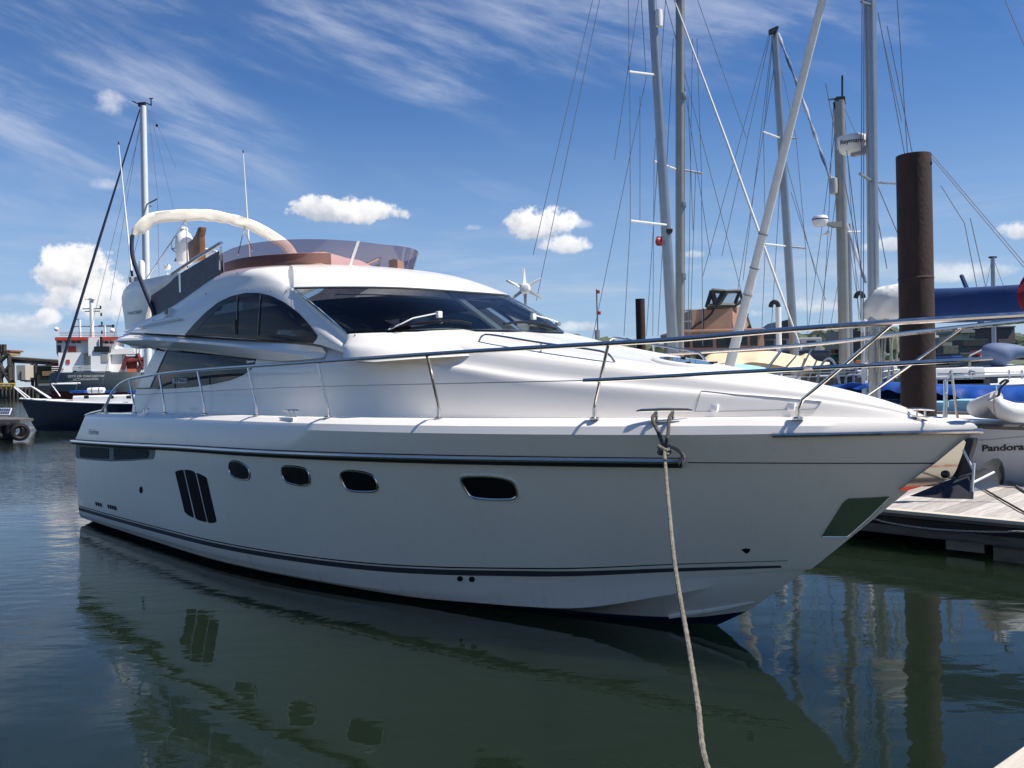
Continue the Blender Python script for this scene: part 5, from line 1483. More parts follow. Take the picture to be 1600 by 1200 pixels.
lines_px(bD, [(1201, 56, 1098, 432), (1203, 56, 1128, 400), (1207, 58, 1161, 438), (1208, 60, 1193, 206), (1193, 206, 1196, 381), (1196, 381, 1190, 525), (1222, 110, 1244, 216), (1244, 216, 1259, 388), (1259, 388, 1262, 520), (1219, 217, 1275, 430), (1236, 300, 1290, 470), (1223, 217, 1205, 520), (1212, 90, 1150, 470)], YD, .011, M['wire'])
YE = 27.0
bE = masted('ketch with short mast carrying a small radome and radar reflector', YE, at(1318, 520, YE).x, R(175), 11.0, 3.3, 1.4, 1.3, 6, M['oldhull'])
mast_px(bE, (1311, 158), (1319, 540), YE, 13, 13, M['alutan'])
IE = world_inv(bE); k = YE / F_PX
mb = MB(); mb.lathe([(0, -9 * k), (9 * k, -8 * k), (12 * k, -2 * k), (12 * k, 4 * k), (10 * k, 7 * k), (0, 8 * k)], IE @ at(1281.5, 345, YE - .2), 24); e_ = mb.build('small_radome', M['white'], bE)
mb = MB(); mb.lathe([(12.15 * k, 1.0 * k), (12.15 * k, 2.6 * k)], IE @ at(1281.5, 345, YE - .2), 24); mb.build('radome_band', M['sailnavy'], e_)
mb = MB(); mb.prism([IE @ at(a, b, YE - .12) for a, b in ((1286, 350), (1313, 347), (1313, 357), (1300, 356))], Vector((0, .22, 0))); mb.build('radome_bracket', M['alutan'], bE)
mb = MB(); mb.lathe([(0, -14 * k), (6 * k, -12 * k), (6.5 * k, 0), (6 * k, 11 * k), (0, 14 * k)], IE @ at(1302, 290, YE - .15), 16); mb.build('radar_reflector', M['greyp'], bE)
mb = MB(); mb.lathe([(.5 * k, 10 * k), (2 * k, 4 * k), (5.5 * k, 0), (5 * k, -1 * k)], IE @ at(1294, 365, YE - .2), 14, (1, 0, -.2)); mb.build('loud_hailer', M['white'], bE)
mb = MB()
for a, b in (((1294, 156), (1312, 153)), ((1316, 150), (1316, 118)), ((1319, 153), (1320, 163)), ((1303, 160), (1304, 170))): mb.tube([IE @ at(*a, YE), IE @ at(*b, YE)], .03, 6)
mb.box(IE @ at(1312, 156, YE), .26, .26, .14); mb.build('masthead_gear', M['black'], bE)
rod_px(bE, (1319, 362), (1345, 362), YE, YE + .3, .025, M['aluwhite'], 'spreader')
lines_px(bE, [(1302, 170, 1294, 360), (1294, 360, 1284, 520), (1318, 165, 1352, 242), (1320, 180, 1342, 500), (1306, 310, 1278, 520), (1321, 240, 1326, 500), (1316, 310, 1345, 500), (1308, 180, 1262, 520)], YE, .010, M['wire'])
YG = 36.0
bG = masted('small yacht with thin mast between the radome ketch and thick grey mast', YG, at(1327, 520, YG).x, R(10), 9.0, 2.9, 1.2, 1.1, 5, M['whitehull'])
mast_px(bG, (1325, 350), (1328, 530), YG, 6, 7, M['alu'])
lines_px(bG, [(1325, 352, 1296, 520), (1326, 352, 1350, 500)], YG, .011, M['wire'])
YR = 60.0
bR = masted('distant yacht with a thin grey mast above the blue boom cover', YR, at(1553, 520, YR).x, R(10), 10, 3, 1.3, 1.2, 5, M['whitehull'])
mast_px(bR, (1551, 402), (1553, 530), YR, 4.5, 5, M['alu'])
mb = MB(); mb.box(world_inv(bR) @ at(1551, 402, YR), .5, .2, .12); mb.build('masthead', M['black'], bR)
lines_px(bR, [(1552, 404, 1572, 458), (1550, 404, 1536, 470)], YR, .015, M['wire'])
# stays that cross the upper right corner, from a boat out of the picture on the right
YH = 19.0
bH = masted('sailing yacht beyond the right edge whose long stays cross the sky', YH, 15.6, R(100), 12, 3.5, 1.4, 1.2, 6, M['whitehull'])
IH = world_inv(bH); mb = MB(); mb.tube([IH @ Vector((15.6, YH, 1.2)), IH @ Vector((15.3, YH, 16))], .09, 12); mb.build('mast', M['alu'], bH)
lines_px(bH, [(1570, 0, 1602, 75), (1455, 240, 1600, 411), (1447, 236, 1600, 418), (1507, 349, 1527, 452), (1516, 341, 1541, 452), (1470, 290, 1507, 349), (1380, 60, 1409, 190)], YH, .010, M['wire'])

# ---- wind generator and marker staff on poles behind the windscreen
Yw = 21.0; k = Yw / F_PX; hub = at(820.5, 451, Yw)
wg = empty('wind_generator', at(823, 600, Yw) * 1.0, 0, 'white six bladed wind generator turning above the windscreen corner', 'wind generator')
wg.location.z = 1.2; WL = Vector(wg.location)
mb = MB(); mb.tube([Vector((0, 0, 0)), hub - WL + Vector((0, .12, -.06))], .024, 8); mb.build('pole', M['galv'], wg)
mb = MB(); mb.lathe([(0, -9 * k), (6 * k, -7.5 * k), (8.8 * k, -2 * k), (8.5 * k, 4 * k), (5 * k, 14 * k), (0, 17 * k)], hub - WL, 20, (.1, 1, 0)); mb.build('hub', M['white'], wg)
for i, (tx, ty) in enumerate(((818, 419), (845, 434), (847, 466), (821, 478), (796, 470), (791, 438))):
    tip = at(tx, ty, Yw) - WL; h0 = hub - WL; d = (tip - h0); nn_ = Vector((d.z, 0, -d.x)).normalized()
    w0, w1 = 2.7 * k, 1.7 * k; tw = Vector((0, .03, 0))
    a = h0 + d * .2
    mb = MB(); mb.hexa([a - nn_ * w0 - tw, a + nn_ * w0 + tw, a + nn_ * w0 + tw + Vector((0, .012, 0)), a - nn_ * w0 - tw + Vector((0, .012, 0))], [tip - nn_ * w1, tip + nn_ * w1, tip + nn_ * w1 + Vector((0, .008, 0)), tip - nn_ * w1 + Vector((0, .008, 0))])
    mb.build('blade', M['white'] if i in (0, 1, 2) else M['greyp'], wg)  # bottom and left blades in grey: their shade is put into the colour
Ys = 19.0; sb_ = at(935.5, 545, Ys)
stf = empty('marker_staff', sb_, 0, 'thin dark staff with two small red lamps behind the coachroof', 'staff')
mb = MB(); mb.tube([Vector((0, 0, -1.2)), at(932, 452, Ys) - sb_], .018, 6); mb.build('pole', M['wire'], stf)
mb = MB(); mb.lathe([(.06, 0), (.06, .2), (0, .21)], at(933.5, 530, Ys) - sb_, 10); mb.build('staff_socket', M['galv'], stf)
for y in (456, 489): mb = MB(); mb.box(at(935 if y < 470 else 936.5, y, Ys) - sb_, .06, .06, .075); mb.build('red_lamp', M['red'], stf, bevel=.01)

# ================================================================== CLUTTER OF BOATS BETWEEN THE RAILS ON THE RIGHT
def wquad_box(mb, px0, py0, px1, py1, Y, depth):
    """upright block whose front face fills a pixel rectangle at depth Y"""
    a, b = at(px0, py1, Y), at(px1, py1, Y); zt = at((px0 + px1) / 2, py0, Y).z
    zb = (a.z + b.z) / 2
    return mb.hexa([(a.x, Y, zb), (b.x, Y, zb), (b.x, Y + depth, zb), (a.x, Y + depth, zb)], [(a.x, Y, zt), (b.x, Y, zt), (b.x, Y + depth, zt), (a.x, Y + depth, zt)])
def rooted(name, px, Y, label, cat, group=None):
    p = at(px, 600, Y); return empty(name, (p.x, Y, WATER_Z), 0, label, cat, group)
def rbuild(mb, name, m, root, **k):
    o = Vector(root.location); mb.v = [tuple(Vector(v) - o) for v in mb.v]; return mb.build(name, m, root, **k)
def blk(root, name, m, rect, Y, depth, bevel=0.0, par=None):
    mb = MB(); wquad_box(mb, *rect, Y, depth); o = Vector(root.location); mb.v = [tuple(Vector(v) - o) for v in mb.v]
    return mb.build(name, m, par or root, smooth=False, bevel=bevel)
def rod(root, name, m, a, b, Y, r, Y2=None, par=None, n=7):
    o = Vector(root.location); mb = MB(); mb.tube([at(*a, Y) - o, at(*b, Y2 or Y) - o], r, n); return mb.build(name, m, par or root)

# ---- brown house motor boat with black framed screens
Yt = 29.0
tr_ = rooted('motor_boat', 1120, Yt, 'brown house motor boat with black framed screens on its upper deck', 'motor boat')
O_ = Vector(tr_.location)
mb = MB(); rows = []
for zz, s in ((-.2, .9), (.9, 1.0), (2.2, 1.06)): rows.append([Vector((x * s, y * s, zz)) for x, y in ((-4.2, -1.6), (2.4, -1.7), (4.6, -.9), (5.6, 0), (4.6, .9), (2.4, 1.7), (-4.2, 1.6))])
mb.loft(rows, closed=True); mb.fan(rows[-1]); mb.build('hull', M['oldhull'], tr_, ang=40).location = (0.4, 1.6, 0)
lowh = blk(tr_, 'deck_house', M['brown'], (1062, 518, 1194, 552), Yt, 3.0, .03)
for r_ in ((1066, 526, 1078, 543), (1083, 526, 1114, 543), (1120, 526, 1143, 543), (1157, 525, 1168, 540), (1173, 525, 1184, 540)):
    f = blk(tr_, 'window', M['winb'], r_, Yt - .03, .04, par=lowh)
blk(tr_, 'house_roof', M['brown'], (1058, 514, 1196, 519), Yt - .1, 3.3, .03)
mb = MB()
q = lambda px, py, dy=0: at(px, py, Yt + dy) - O_
f4 = [q(1081, 518), q(1144, 518), q(1144.5, 480), q(1081, 484)]
mb.hexa([f4[0], f4[1], f4[1] + Vector((0, 2.2, 0)), f4[0] + Vector((0, 2.2, 0))], [f4[3], f4[2], f4[2] + Vector((0, 2.2, 0)), f4[3] + Vector((0, 2.2, 0))]); uph = mb.build('upper_house', M['brown'], tr_, smooth=False)
mb = MB(); w4 = [q(1144.5, 518, .02), q(1176, 516, 1.4), q(1164, 478, 1.4), q(1144.5, 480, .02)]; mb.fan(w4); mb.fan([p + Vector((0, .08, 0)) for p in w4]); mb.build('slanted_cheek', M['brown'], uph)
for pts in (((1160, 482), (1166, 479), (1170, 492), (1166, 500), (1160, 498)), ((1159, 503), (1165, 498), (1163, 514), (1158, 516)), ((1167, 512), (1171, 507), (1177, 517), (1166, 518))):
    mb = MB(); mb.prism([q(a, b, -.05) for a, b in pts], Vector((0, .05, 0))); mb.build('fitting', M['black'], uph)
rod(tr_, 'panel_joint', M['black'], (1099, 482), (1099, 518), Yt - .02, .02, par=uph)
mb = MB(); mb.tube([q(*p, -.04) for p in ((1117, 480), (1112, 490), (1103, 499), (1088, 508), (1076, 518))], .03, 6); mb.build('black_hose', M['black'], tr_)
scr = MB()
fp = {k_: q(*v, d_) for k_, (v, d_) in dict(a=((1104, 480), -.05), b=((1112, 454), -.05), c=((1119, 478), -.05), d=((1133, 456), -.05), e=((1156, 455), .1), f=((1147, 478), .1), g=((1160, 470), .4)).items()}
fr5 = MB()
for a, b, r_ in (('a', 'b', .07), ('b', 'd', .08), ('d', 'e', .07), ('b', 'c', .09), ('c', 'd', .12), ('a', 'c', .10), ('c', 'f', .10), ('e', 'f', .06), ('e', 'g', .05), ('f', 'g', .07)): fr5.tube([fp[a], fp[b]], r_, 6)
fr_o = fr5.build('screen_frame', M['black'], tr_)
mb = MB(); mb.fan([fp['a'], fp['b'], fp['c']]); mb.fan([fp['b'], fp['c'], fp['d']]); mb.fan([fp['c'], fp['d'], fp['e'], fp['f']]); mb.build('clear_screen', glass('clear_vinyl', (.75, .78, .80), body=(.5, .52, .54), bodyf=.25), fr_o, smooth=False)
rod(tr_, 'deck_rail', M['galv'], (1065, 486), (1081, 484), Yt, .03); rod(tr_, 'deck_rail', M['galv'], (1066, 503), (1081, 502), Yt, .02); rod(tr_, 'deck_rail', M['galv'], (1066, 484), (1066, 518), Yt, .03)
# ---- dark wheelhouse boat behind it, exhaust pipes with black hooked tops
for px, top, bot, Y, lb in ((1217, 476, 560, 26.0, 'white exhaust pipe with hooked black top left of the dark topped mast'), (1350, 462, 575, 20.6, 'white exhaust pipe with hooked black top beside the thick grey mast')):
    r_ = rooted('exhaust_pipe', px, Y, lb, 'pipe', 'hooked exhaust pipes'); O2 = Vector(r_.location); k_ = Y / F_PX
    mb = MB(); mb.tube([at(px, bot, Y) - O2 - Vector((0, 0, 1.3)), at(px - 1, top + 4, Y) - O2], 4.4 * k_, 10); mb.build('pipe', M['aluwhite'], r_)
    mb = MB(); mb.tube(cr([at(a, b, Y) - O2 for a, b in ((px - 1, top + 5), (px - 1.5, top), (px - 6, top - 4.5), (px - 11, top - 2), (px - 13, top + 4))], 14), 3.6 * k_, 10); mb.build('hook', M['black'], r_)
dw = rooted('work_boat', 1235, 34.0, 'dark hulled work boat with a sloping black canopy behind the masts', 'work boat')
O2 = Vector(dw.location)
blk(dw, 'hull', M['navyhull'], (1180, 548, 1300, 590), 34.0, 3.0, .1)
blk(dw, 'wheel_house', M['greyp'], (1187, 528, 1285, 550), 34.2, 2.4, .05)
mb = MB(); mb.prism([at(a, b, 34.0) - O2 for a, b in ((1186, 529), (1228, 500), (1240, 498), (1246, 528))], Vector((0, 2.4, 0))); mb.build('canopy', M['black'], dw, smooth=False)
for a in (1196, 1216, 1238, 1262): blk(dw, 'window', M['winb'], (a, 532, a + 13, 543), 34.15, .05)
# ---- boat under a cream awning
Yc = 24.0
cw = rooted('awning_boat', 1205, Yc, 'moored boat under a slack cream canvas awning behind the foredeck', 'sailing boat')
O2 = Vector(cw.location)
mb = MB(); rows = []
for zz, s in ((-.2, .86), (.6, .97), (1.5, 1.0)): rows.append([Vector((x * s, y * s, zz)) for x, y in ((-3.2, -1.2), (2.6, -1.2), (4.6, 0), (2.6, 1.2), (-3.2, 1.2))])
mb.loft(rows, closed=True); mb.fan(rows[-1]); mb.build('hull', M['oldhull'], cw, ang=40).location.y = .9
top_px = [(1100, 560), (1112, 553), (1150, 551), (1185, 549), (1206, 548.5), (1232, 553), (1250, 556), (1262, 552), (1275, 563), (1296, 566)]
bot_px = [(1098, 574), (1112, 571), (1150, 572), (1172, 566), (1206, 569), (1232, 574), (1250, 575), (1262, 571), (1275, 572), (1297, 569)]
mb = MB(); g = []
T_ = cr([at(a, b, Yc) - O2 for a, b in top_px], 50); B_ = cr([at(a, b, Yc - .9) - O2 for a, b in bot_px], 50)
for f in (0, .2, .4, .6, .8, 1): g.append([p.lerp(r2, f) + Vector((0, 0, -.10 * math.sin(math.pi * f) * (1 + .5 * math.sin(i * .5)))) for i, (p, r2) in enumerate(zip(T_, B_))])
mb.loft(g); mb.loft([[p for p in T_], [p + Vector((0, 1.3, -.45)) for p in T_]]); mb.build('awning', M['cream'], cw, ang=80)
for a, b, c_, d_ in ((1240, 600, 1268, 545), (1214, 590, 1244, 556), (1258, 560, 1247, 590), (1276, 563, 1262, 595)): rod(cw, 'awning_strut', M['galv'], (a, b), (c_, d_), Yc - 1.0, .025)
for y in (577, 584, 590): rod(cw, 'lifeline', M['wire'], (1215, y), (1345, y - 3), Yc - 1.2, .014)
# ---- pale blue tender upside down on the near deck
Yd = 20.5
td = rooted('tender', 1178, Yd, 'pale blue upturned tender lying below the cream awning', 'dinghy')
O2 = Vector(td.location); g = []
for i in range(13):
    t = i / 12; px = lerp(1138, 1216, t); h_ = math.sin(math.pi * min(1, t * .62 + .38)) * 12 * (1 if t < .85 else 1 - (t - .85) * 3.2); w_ = .62 * (1 - max(0, t - .55) ** 2 * 4.2)
    c_ = at(px, 581, Yd) - O2; k_ = Yd / F_PX
    g.append([c_ + Vector((0, -w_ * math.cos(a), h_ * k_ * math.sin(a))) for a in [j * math.pi / 10 for j in range(11)]])
mb = MB(); mb.loft(g); mb.fan(g[0]); mb.fan(g[-1]); mb.build('shell', M['bluehull'], td, ang=60)
mb = MB(); mb.tube([r_[0] for r_ in g], .05, 6); mb.build('gunwale', mat('teal_gunwale', (.03, .20, .26), .4), td)
# ---- pale blue boat beyond the white sloop, with a long blue tarpaulin over it
hb_dir = HV; Yl = cl_y + 1.95 + 2.15
lb0 = wld((loc(at(1500, 640, 18)).x, Yl, WATER_Z))
blu = empty('blue_boat', lb0, hdg, 'pale blue boat with a long blue tarpaulin, beyond the white sloop', 'boat')
IBL = world_inv(blu)
rows = hull_rows(11.5, 3.2, 1.75, 1.6, 6.5)
mb = MB(); mb.loft(catrows(rows[1:], 3)); mb.mirror(); t5 = [r_[0] for r_ in rows[1:]]; mb.fan(t5 + [Vector((p.x, -p.y, p.z)) for p in t5[::-1]]); mb.build('hull', M['bluehull'], blu, ang=50)
mb = MB(); mb.loft([[p + Vector((0, .05, -.03)) for p in rows[3]], [Vector((p.x, 0, p.z)) for p in rows[3]]]); mb.mirror(); mb.build('deck', M['bluehull'], blu)
mb = MB()
def bpl(px, py, y):
    o_ = IBL @ EYE; d_ = IBL.to_3x3() @ ray(px, py); return o_ + d_ * ((y - o_.y) / d_.y)
for a, b, c_, d_ in ((1481, 625, 1540, 655), (1440, 628, 1475, 652)):
    p0 = bpl(a, b, 1.5); p1_ = bpl(c_, d_, 1.5); mb.box(((p0.x + p1_.x) / 2, 1.05, (p0.z + p1_.z) / 2), abs(p1_.x - p0.x), .9, abs(p0.z - p1_.z))
mb.build('cabin_side', M['bluehull'], blu, bevel=.04)
tp = cr([bpl(a, b, .15) for a, b in ((1298, 604), (1340, 598), (1400, 597), (1465, 600), (1530, 601), (1600, 602), (1640, 602))], 70)
bt = cr([bpl(a, b, .75) for a, b in ((1298, 610), (1340, 607), (1400, 612), (1465, 614), (1505, 625), (1545, 639), (1580, 646), (1640, 655))], 70)
g = []
for f in (0, .25, .5, .75, 1): g.append([p.lerp(r2, f) + Vector((0, .12 * math.sin(math.pi * f), .06 * math.sin(math.pi * f) + .035 * math.sin(i * .9 + f * 2) * f)) for i, (p, r2) in enumerate(zip(tp, bt))])
mb = MB(); mb.loft(g); mb.loft([tp, [Vector((p.x, -1.1, p.z - .5)) for p in tp]]); mb.build('tarpaulin', M['tarp'], blu, ang=80)
# boarding ladder frame standing at the sloop's side
ldp = empty('boarding_ladder', wld((loc(at(1480, 655, 14.6)).x, EY + PW - .2, DKZ)), hdg, 'tubular steel boarding ladder frame beside the pale blue hull', 'ladder')
IL = world_inv(ldp); Yq = ldp.location.y
LQ = lambda px, py, dy=0: IL @ at(px, py, Yq + dy)
for pts in (((1474, 668), (1476, 630), (1476, 595), (1481, 593)), ((1478, 668), (1479, 630), (1479, 594.5), (1484, 594), (1487, 588)), ((1498, 668), (1491, 615), (1487, 583)), ((1476, 614), (1480, 614)),):
    mb = MB(); mb.tube([LQ(*p) for p in pts], .022, 8); mb.build('ladder_tube', M['steel'], ldp)
# ---- white decked sloop behind, brown toe rail, guard wires
Yv = 23.5
vb = rooted('sailing_yacht', 1520, Yv, 'white decked yacht with brown side and guard wires beyond the blue tarpaulin', 'sailing boat')
O2 = Vector(vb.location)
blk(vb, 'topside', mat('brown_topside', (.30, .235, .17), .6, var=.2), (1466, 593, 1548, 640), Yv, 2.6)
mb = MB(); dk = [at(1462, 592, Yv - .05), at(1680, 584, Yv - .05), at(1680, 584, Yv - .05) + Vector((0, 3, .25)), at(1462, 592, Yv - .05) + Vector((1.2, 3, .2))]; mb.prism([p - O2 for p in dk], Vector((0, 0, .06))); mb.build('deck', M['deckw'], vb)
for px in (1487, 1517, 1577, 1597): rod(vb, 'stanchion', M['steel'], (px, 592), (px - .5, 578), Yv, .03)
for y in (583, 590): rod(vb, 'guard_wire', M['wire'], (1466, y), (1680, y - 3), Yv, .012)
mb = MB(); mb.tube([p - O2 for p in cr([at(a, b, Yv) for a, b in ((1490, 591), (1492, 586), (1503, 587), (1510, 590), (1520, 587), (1524, 583), (1517, 580))], 24)], .04, 6); mb.build('pushpit', M['steel'], vb)
mb = MB(); mb.box(at(1440, 590, Yv) - O2 + Vector((0, 1, 0)), 3.5, 2, .5); mb.build('cockpit_coaming', M['deckw'], vb, bevel=.05)
# ---- blue grey pointed cover
Yg2 = 26.0
cvv = rooted('covered_dinghy', 1566, Yg2, 'blue grey fabric cover drawn down to a point on a hoisted dinghy', 'dinghy')
O2 = Vector(cvv.location); g = []
tpx = cr([Vector(v) for v in ((1533.5, 548, 0), (1537, 541, 0), (1550, 536, 0), (1575, 536.5, 0), (1600, 541, 0), (1640, 550, 0))], 20)
bpx = cr([Vector(v) for v in ((1533.8, 550, 0), (1538, 560, 0), (1550, 571, 0), (1562, 577, 0), (1580, 563, 0), (1640, 552, 0))], 20)
for i in range(20):
    c_ = at((tpx[i].x + bpx[i].x) / 2, (tpx[i].y + bpx[i].y) / 2, Yg2) - O2; h_ = (bpx[i].y - tpx[i].y) / 2 * Yg2 / F_PX
    dxx = (tpx[i].x - bpx[i].x) / 2 * Yg2 / F_PX
    g.append([c_ + Vector((dxx * math.cos(a), -.5 * h_ / .45 * math.sin(a), h_ * math.cos(a))) for a in [j * math.pi / 8 for j in range(16)]])
mb = MB(); mb.loft(g, closed=True); mb.fan(g[0]); mb.fan(g[-1]); mb.build('cover', mat('blue_grey_fabric', (.085, .13, .24), .7, var=.15), cvv, ang=70)
rod(cvv, 'davit', M['galv'], (1534, 547), (1515, 556), Yg2, .03); rod(cvv, 'davit_leg', M['galv'], (1515, 556), (1515, 640), Yg2, .04)
# ---- inflatable dinghy lashed on the white sloop's deck
Yi = Yp - 2.7
di = rooted('inflatable_dinghy', 1580, 13.6, 'grey white inflatable dinghy lashed on the white sloop beside its name', 'dinghy')
O2 = Vector(di.location); Yi = 13.6
cen = cr([at(a, b, Yi) - O2 for a, b in ((1552, 622), (1560, 634), (1575, 643), (1600, 646), (1660, 648))], 30)
mb = MB(); mb.tube(cen, [.10 + .06 * min(1, i / 6) for i in range(30)], 14); mb.build('side_tube', M['sailw'], di)
cen2 = [p + Vector((.05, 1.0 * min(1, i / 8), .02)) for i, p in enumerate(cen)]
mb = MB(); mb.tube(cen2, [.10 + .06 * min(1, i / 6) for i in range(30)], 14); mb.build('side_tube', M['sailw'], di)
mb = MB(); mb.loft([[p + Vector((0, .1, .05)) for p in cen], [p + Vector((0, -.05, .10)) for p in cen2]]); mb.build('floor_cover', mat('grey_hypalon', (.42, .42, .43), .6), di)
mb = MB(); mb.tube([p - O2 for p in cr([at(a, b, Yi - .05) for a, b in ((1560, 620), (1563, 608), (1571, 599), (1576, 595), (1570, 594), (1562, 600))], 20)], .02, 6); mb.build('paddle', M['black'], di)
mb = MB(); mb.tube([p - O2 for p in cr([at(a, b, Yi - .18) for a, b in ((1554, 616), (1553, 635), (1556, 650))], 10)], .012, 5); mb.build('lashing', M['ropel'], di)
for px in (1587, 1604): blk(di, 'deck_chock', M['white'], (px - 6, 647, px + 5, 657), Yi - .1, .3, .03)
# ---- red ensign at the right edge
fl_ = rooted('ensign', 1604, 11.5, 'dark red ensign hanging at the right edge in front of the blue boom cover', 'flag')
O2 = Vector(fl_.location); g = []
for i in range(13):
    t = i / 12; py = lerp(425, 492, t); x0 = [1606, 1601, 1597, 1594, 1592, 1590, 1589, 1589, 1590, 1592, 1595, 1599, 1606][i]
    g.append([at(lerp(x0, 1660, f), py + 6 * f, 11.5 + .08 * math.sin(f * 9 + t * 3)) - O2 for f in (0, .1, .2, .35, .5, .75, 1)])
mb = MB(); mb.loft(g); mb.build('cloth', mat('ensign_red', (.30, .01, .025), .8, var=.2), fl_, ang=80)
mb = MB(); mb.tube([at(1662, 400, 11.5) - O2, at(1664, 640, 11.5) - O2], .02, 8); mb.build('staff', M['teak'], fl_)
# ---- small craft and gear low down behind the rails
def small(name, label, rects, Y, cat, grp=None):
    r_ = rooted(name, (rects[0][1][0] + rects[0][1][2]) / 2, Y, label, cat, grp)
    for i_, (nm, rc_, m_, dp) in enumerate(rects): blk(r_, nm, m_, rc_, Y - .16 * i_, dp, .03)
    return r_
M['orange'] = mat('orange_paint', (.62, .22, .05), .5, var=.15); M['greenp'] = mat('green_paint', (.03, .13, .07), .6, var=.2)
M['darkgrey'] = mat('dark_grey_paint', (.05, .055, .06), .6, var=.3)
small('work_barge', 'green and orange work barge moored far behind the thick mast', (('hull', (1262, 566, 1420, 582), M['darkgrey'], 5), ('orange_wale', (1278, 546, 1311, 552), M['orange'], .6), ('green_bulwark', (1268, 553, 1400, 563), M['greenp'], 4), ('orange_box', (1324, 563, 1352, 570), M['orange'], 1), ('orange_box', (1371, 562, 1384, 569), M['orange'], 1), ('wheel_house', (1310, 517, 1345, 556), M['black'], 3)), 70.0, 'barge')
small('quay_shed', 'pale concrete quay wall with stacked dark material behind the pile', (('wall', (1474, 540, 1545, 552), M['concrete'], 3), ('dark_stack', (1505, 530, 1545, 541), M['darkgrey'], 3)), 120.0, 'quay')
small('blue_boat_cover', 'bright blue covered dinghy on the deck just right of the pile', (('cover', (1487, 556, 1504, 562), M['tarp'], 1.5), ('hull', (1484, 562, 1508, 572), M['navyhull'], 1.5)), 30.0, 'dinghy')
small('dark_launch', 'dark hulled launch lying behind the white decked yacht', (('hull', (1462, 565, 1560, 600), M['navyhull'], 2.5), ('cabin', (1500, 551, 1532, 567), M['darkgrey'], 2), ('red_box', (1527, 548, 1533, 556), M['red'], .5)), 32.0, 'boat')
small('grey_launch', 'low grey launch with tubular frames behind the foredeck rails', (('hull', (1300, 588, 1412, 615), M['darkgrey'], 2.5), ('seat_box', (1322, 578, 1340, 590), M['navyhull'], 1), ('white_locker', (1390, 572, 1403, 592), M['white'], 1)), 23.0, 'boat')
fr6 = rooted('tubular_frame', 1320, 22.0, 'thin steel tube frames rising from the grey launch between the rails', 'frame'); O2 = Vector(fr6.location)
for pts in (((1276, 600), (1284, 570), (1296, 560), (1306, 572), (1312, 600)), ((1333, 600), (1336, 580), (1350, 566), (1360, 566), (1372, 582), (1376, 600)), ((1321, 602), (1324, 587), (1345, 586)), ((1345, 600), (1372, 584), (1402, 578)), ((1350, 604), (1385, 590), (1404, 583)), ((1378, 600), (1381, 560), (1392, 558), (1394, 600))):
    mb = MB(); mb.tube([p - O2 for p in cr([at(a, b, 22.0) for a, b in pts], 20)], .03, 6); mb.build('tube', M['galv'], fr6)

# ================================================================== FAR SHORE
M['hill'] = mat('far_land', (0.10, 0.11, 0.08), 0.9, col2=(0.07, 0.09, 0.05), vscale=.02)
M['leaf'] = mat('far_foliage', (0.050, 0.075, 0.045), 0.9, col2=(0.085, 0.105, 0.06), vscale=.09)
Yf = 420.0
mb = MB(); g = []
for z, yo in ((-1, 0), (3.0, 0), (9, 40), (19, 120), (27, 260)): g.append([Vector((x, Yf + yo, z if z < 4 else z * (.75 + .25 * math.sin(x * .025 + 1.0)))) for x in range(40, 460, 14)])
mb.loft(g); tag(mb.build('far_bank', M['hill'], ang=80), kind='structure')
rnd = random.Random(3); mb = MB(); ico = bmesh.new(); bmesh.ops.create_icosphere(ico, subdivisions=2, radius=1); iv = [v.co.copy() for v in ico.verts]; ifc = [tuple(v.index for v in f.verts) for f in ico.faces]; ico.free()
for i in range(520):
    x = rnd.uniform(45, 440); dep = rnd.random() ** .6; y = Yf + 5 + dep * 230
    zb = (4 + dep * 22) * (.75 + .25 * math.sin(x * .025 + 1.0)); s = rnd.uniform(3.0, 6.6); sd_ = rnd.random() * 50
    vs = []
    for v in iv:
        n_ = mnoise.noise(v * 1.7 + Vector((sd_, 0, 0))) * .5 + mnoise.noise(v * 4 + Vector((0, sd_, 0))) * .3
        vs.append(Vector((x, y, zb + s * .75)) + Vector((v.x * 1.15, v.y, v.z * 1.0)) * s * (1 + n_))
    mb.add(vs, ifc)
tag(mb.build('wooded_shore', M['leaf'], ang=20), kind='stuff')
fs = rooted('waterside_building', 1535, 260.0, 'cream waterside building with a row of dark windows right of the pile', 'building')
wl_ = blk(fs, 'wall', mat('cream_render', (.60, .55, .34), .8, var=.1), (1503, 519, 1556, 531), 260.0, 14); blk(fs, 'parapet', mat('grey_roof', (.32, .33, .32), .8), (1501, 513, 1558, 519.5), 259.0, 15)
for i in range(7): blk(fs, 'window', M['winb'], (1516 + i * 6, 524, 1519 + i * 6, 528), 259.8, .4, par=wl_)
fs2 = rooted('shed', 1485, 300.0, 'low gabled shed on the far shore between the pile and the cream building', 'shed'); O2 = Vector(fs2.location)
mb = MB(); mb.prism([at(a, b, 300.0) - O2 for a, b in ((1470, 540), (1470, 527), (1487, 517), (1504, 527), (1504, 540))], Vector((0, 25, 0))); mb.build('gable', mat('weathered_shed', (.33, .34, .28), .85, var=.15), fs2, smooth=False)
fs3 = rooted('brown_store', 1572, 240.0, 'brown flat roofed store block on the far shore at the right', 'building'); blk(fs3, 'wall', mat('brown_brick', (.16, .13, .12), .85, var=.2), (1560, 511, 1586, 536), 240.0, 12)
blk(fs3, 'roof', mat('store_roof', (.10, .10, .10), .8), (1559, 509.5, 1587, 511.5), 239.5, 13)
crn = rooted('harbour_crane', 1508, 280.0, 'blue lattice harbour crane far behind the blue boom cover', 'crane'); O2 = Vector(crn.location)
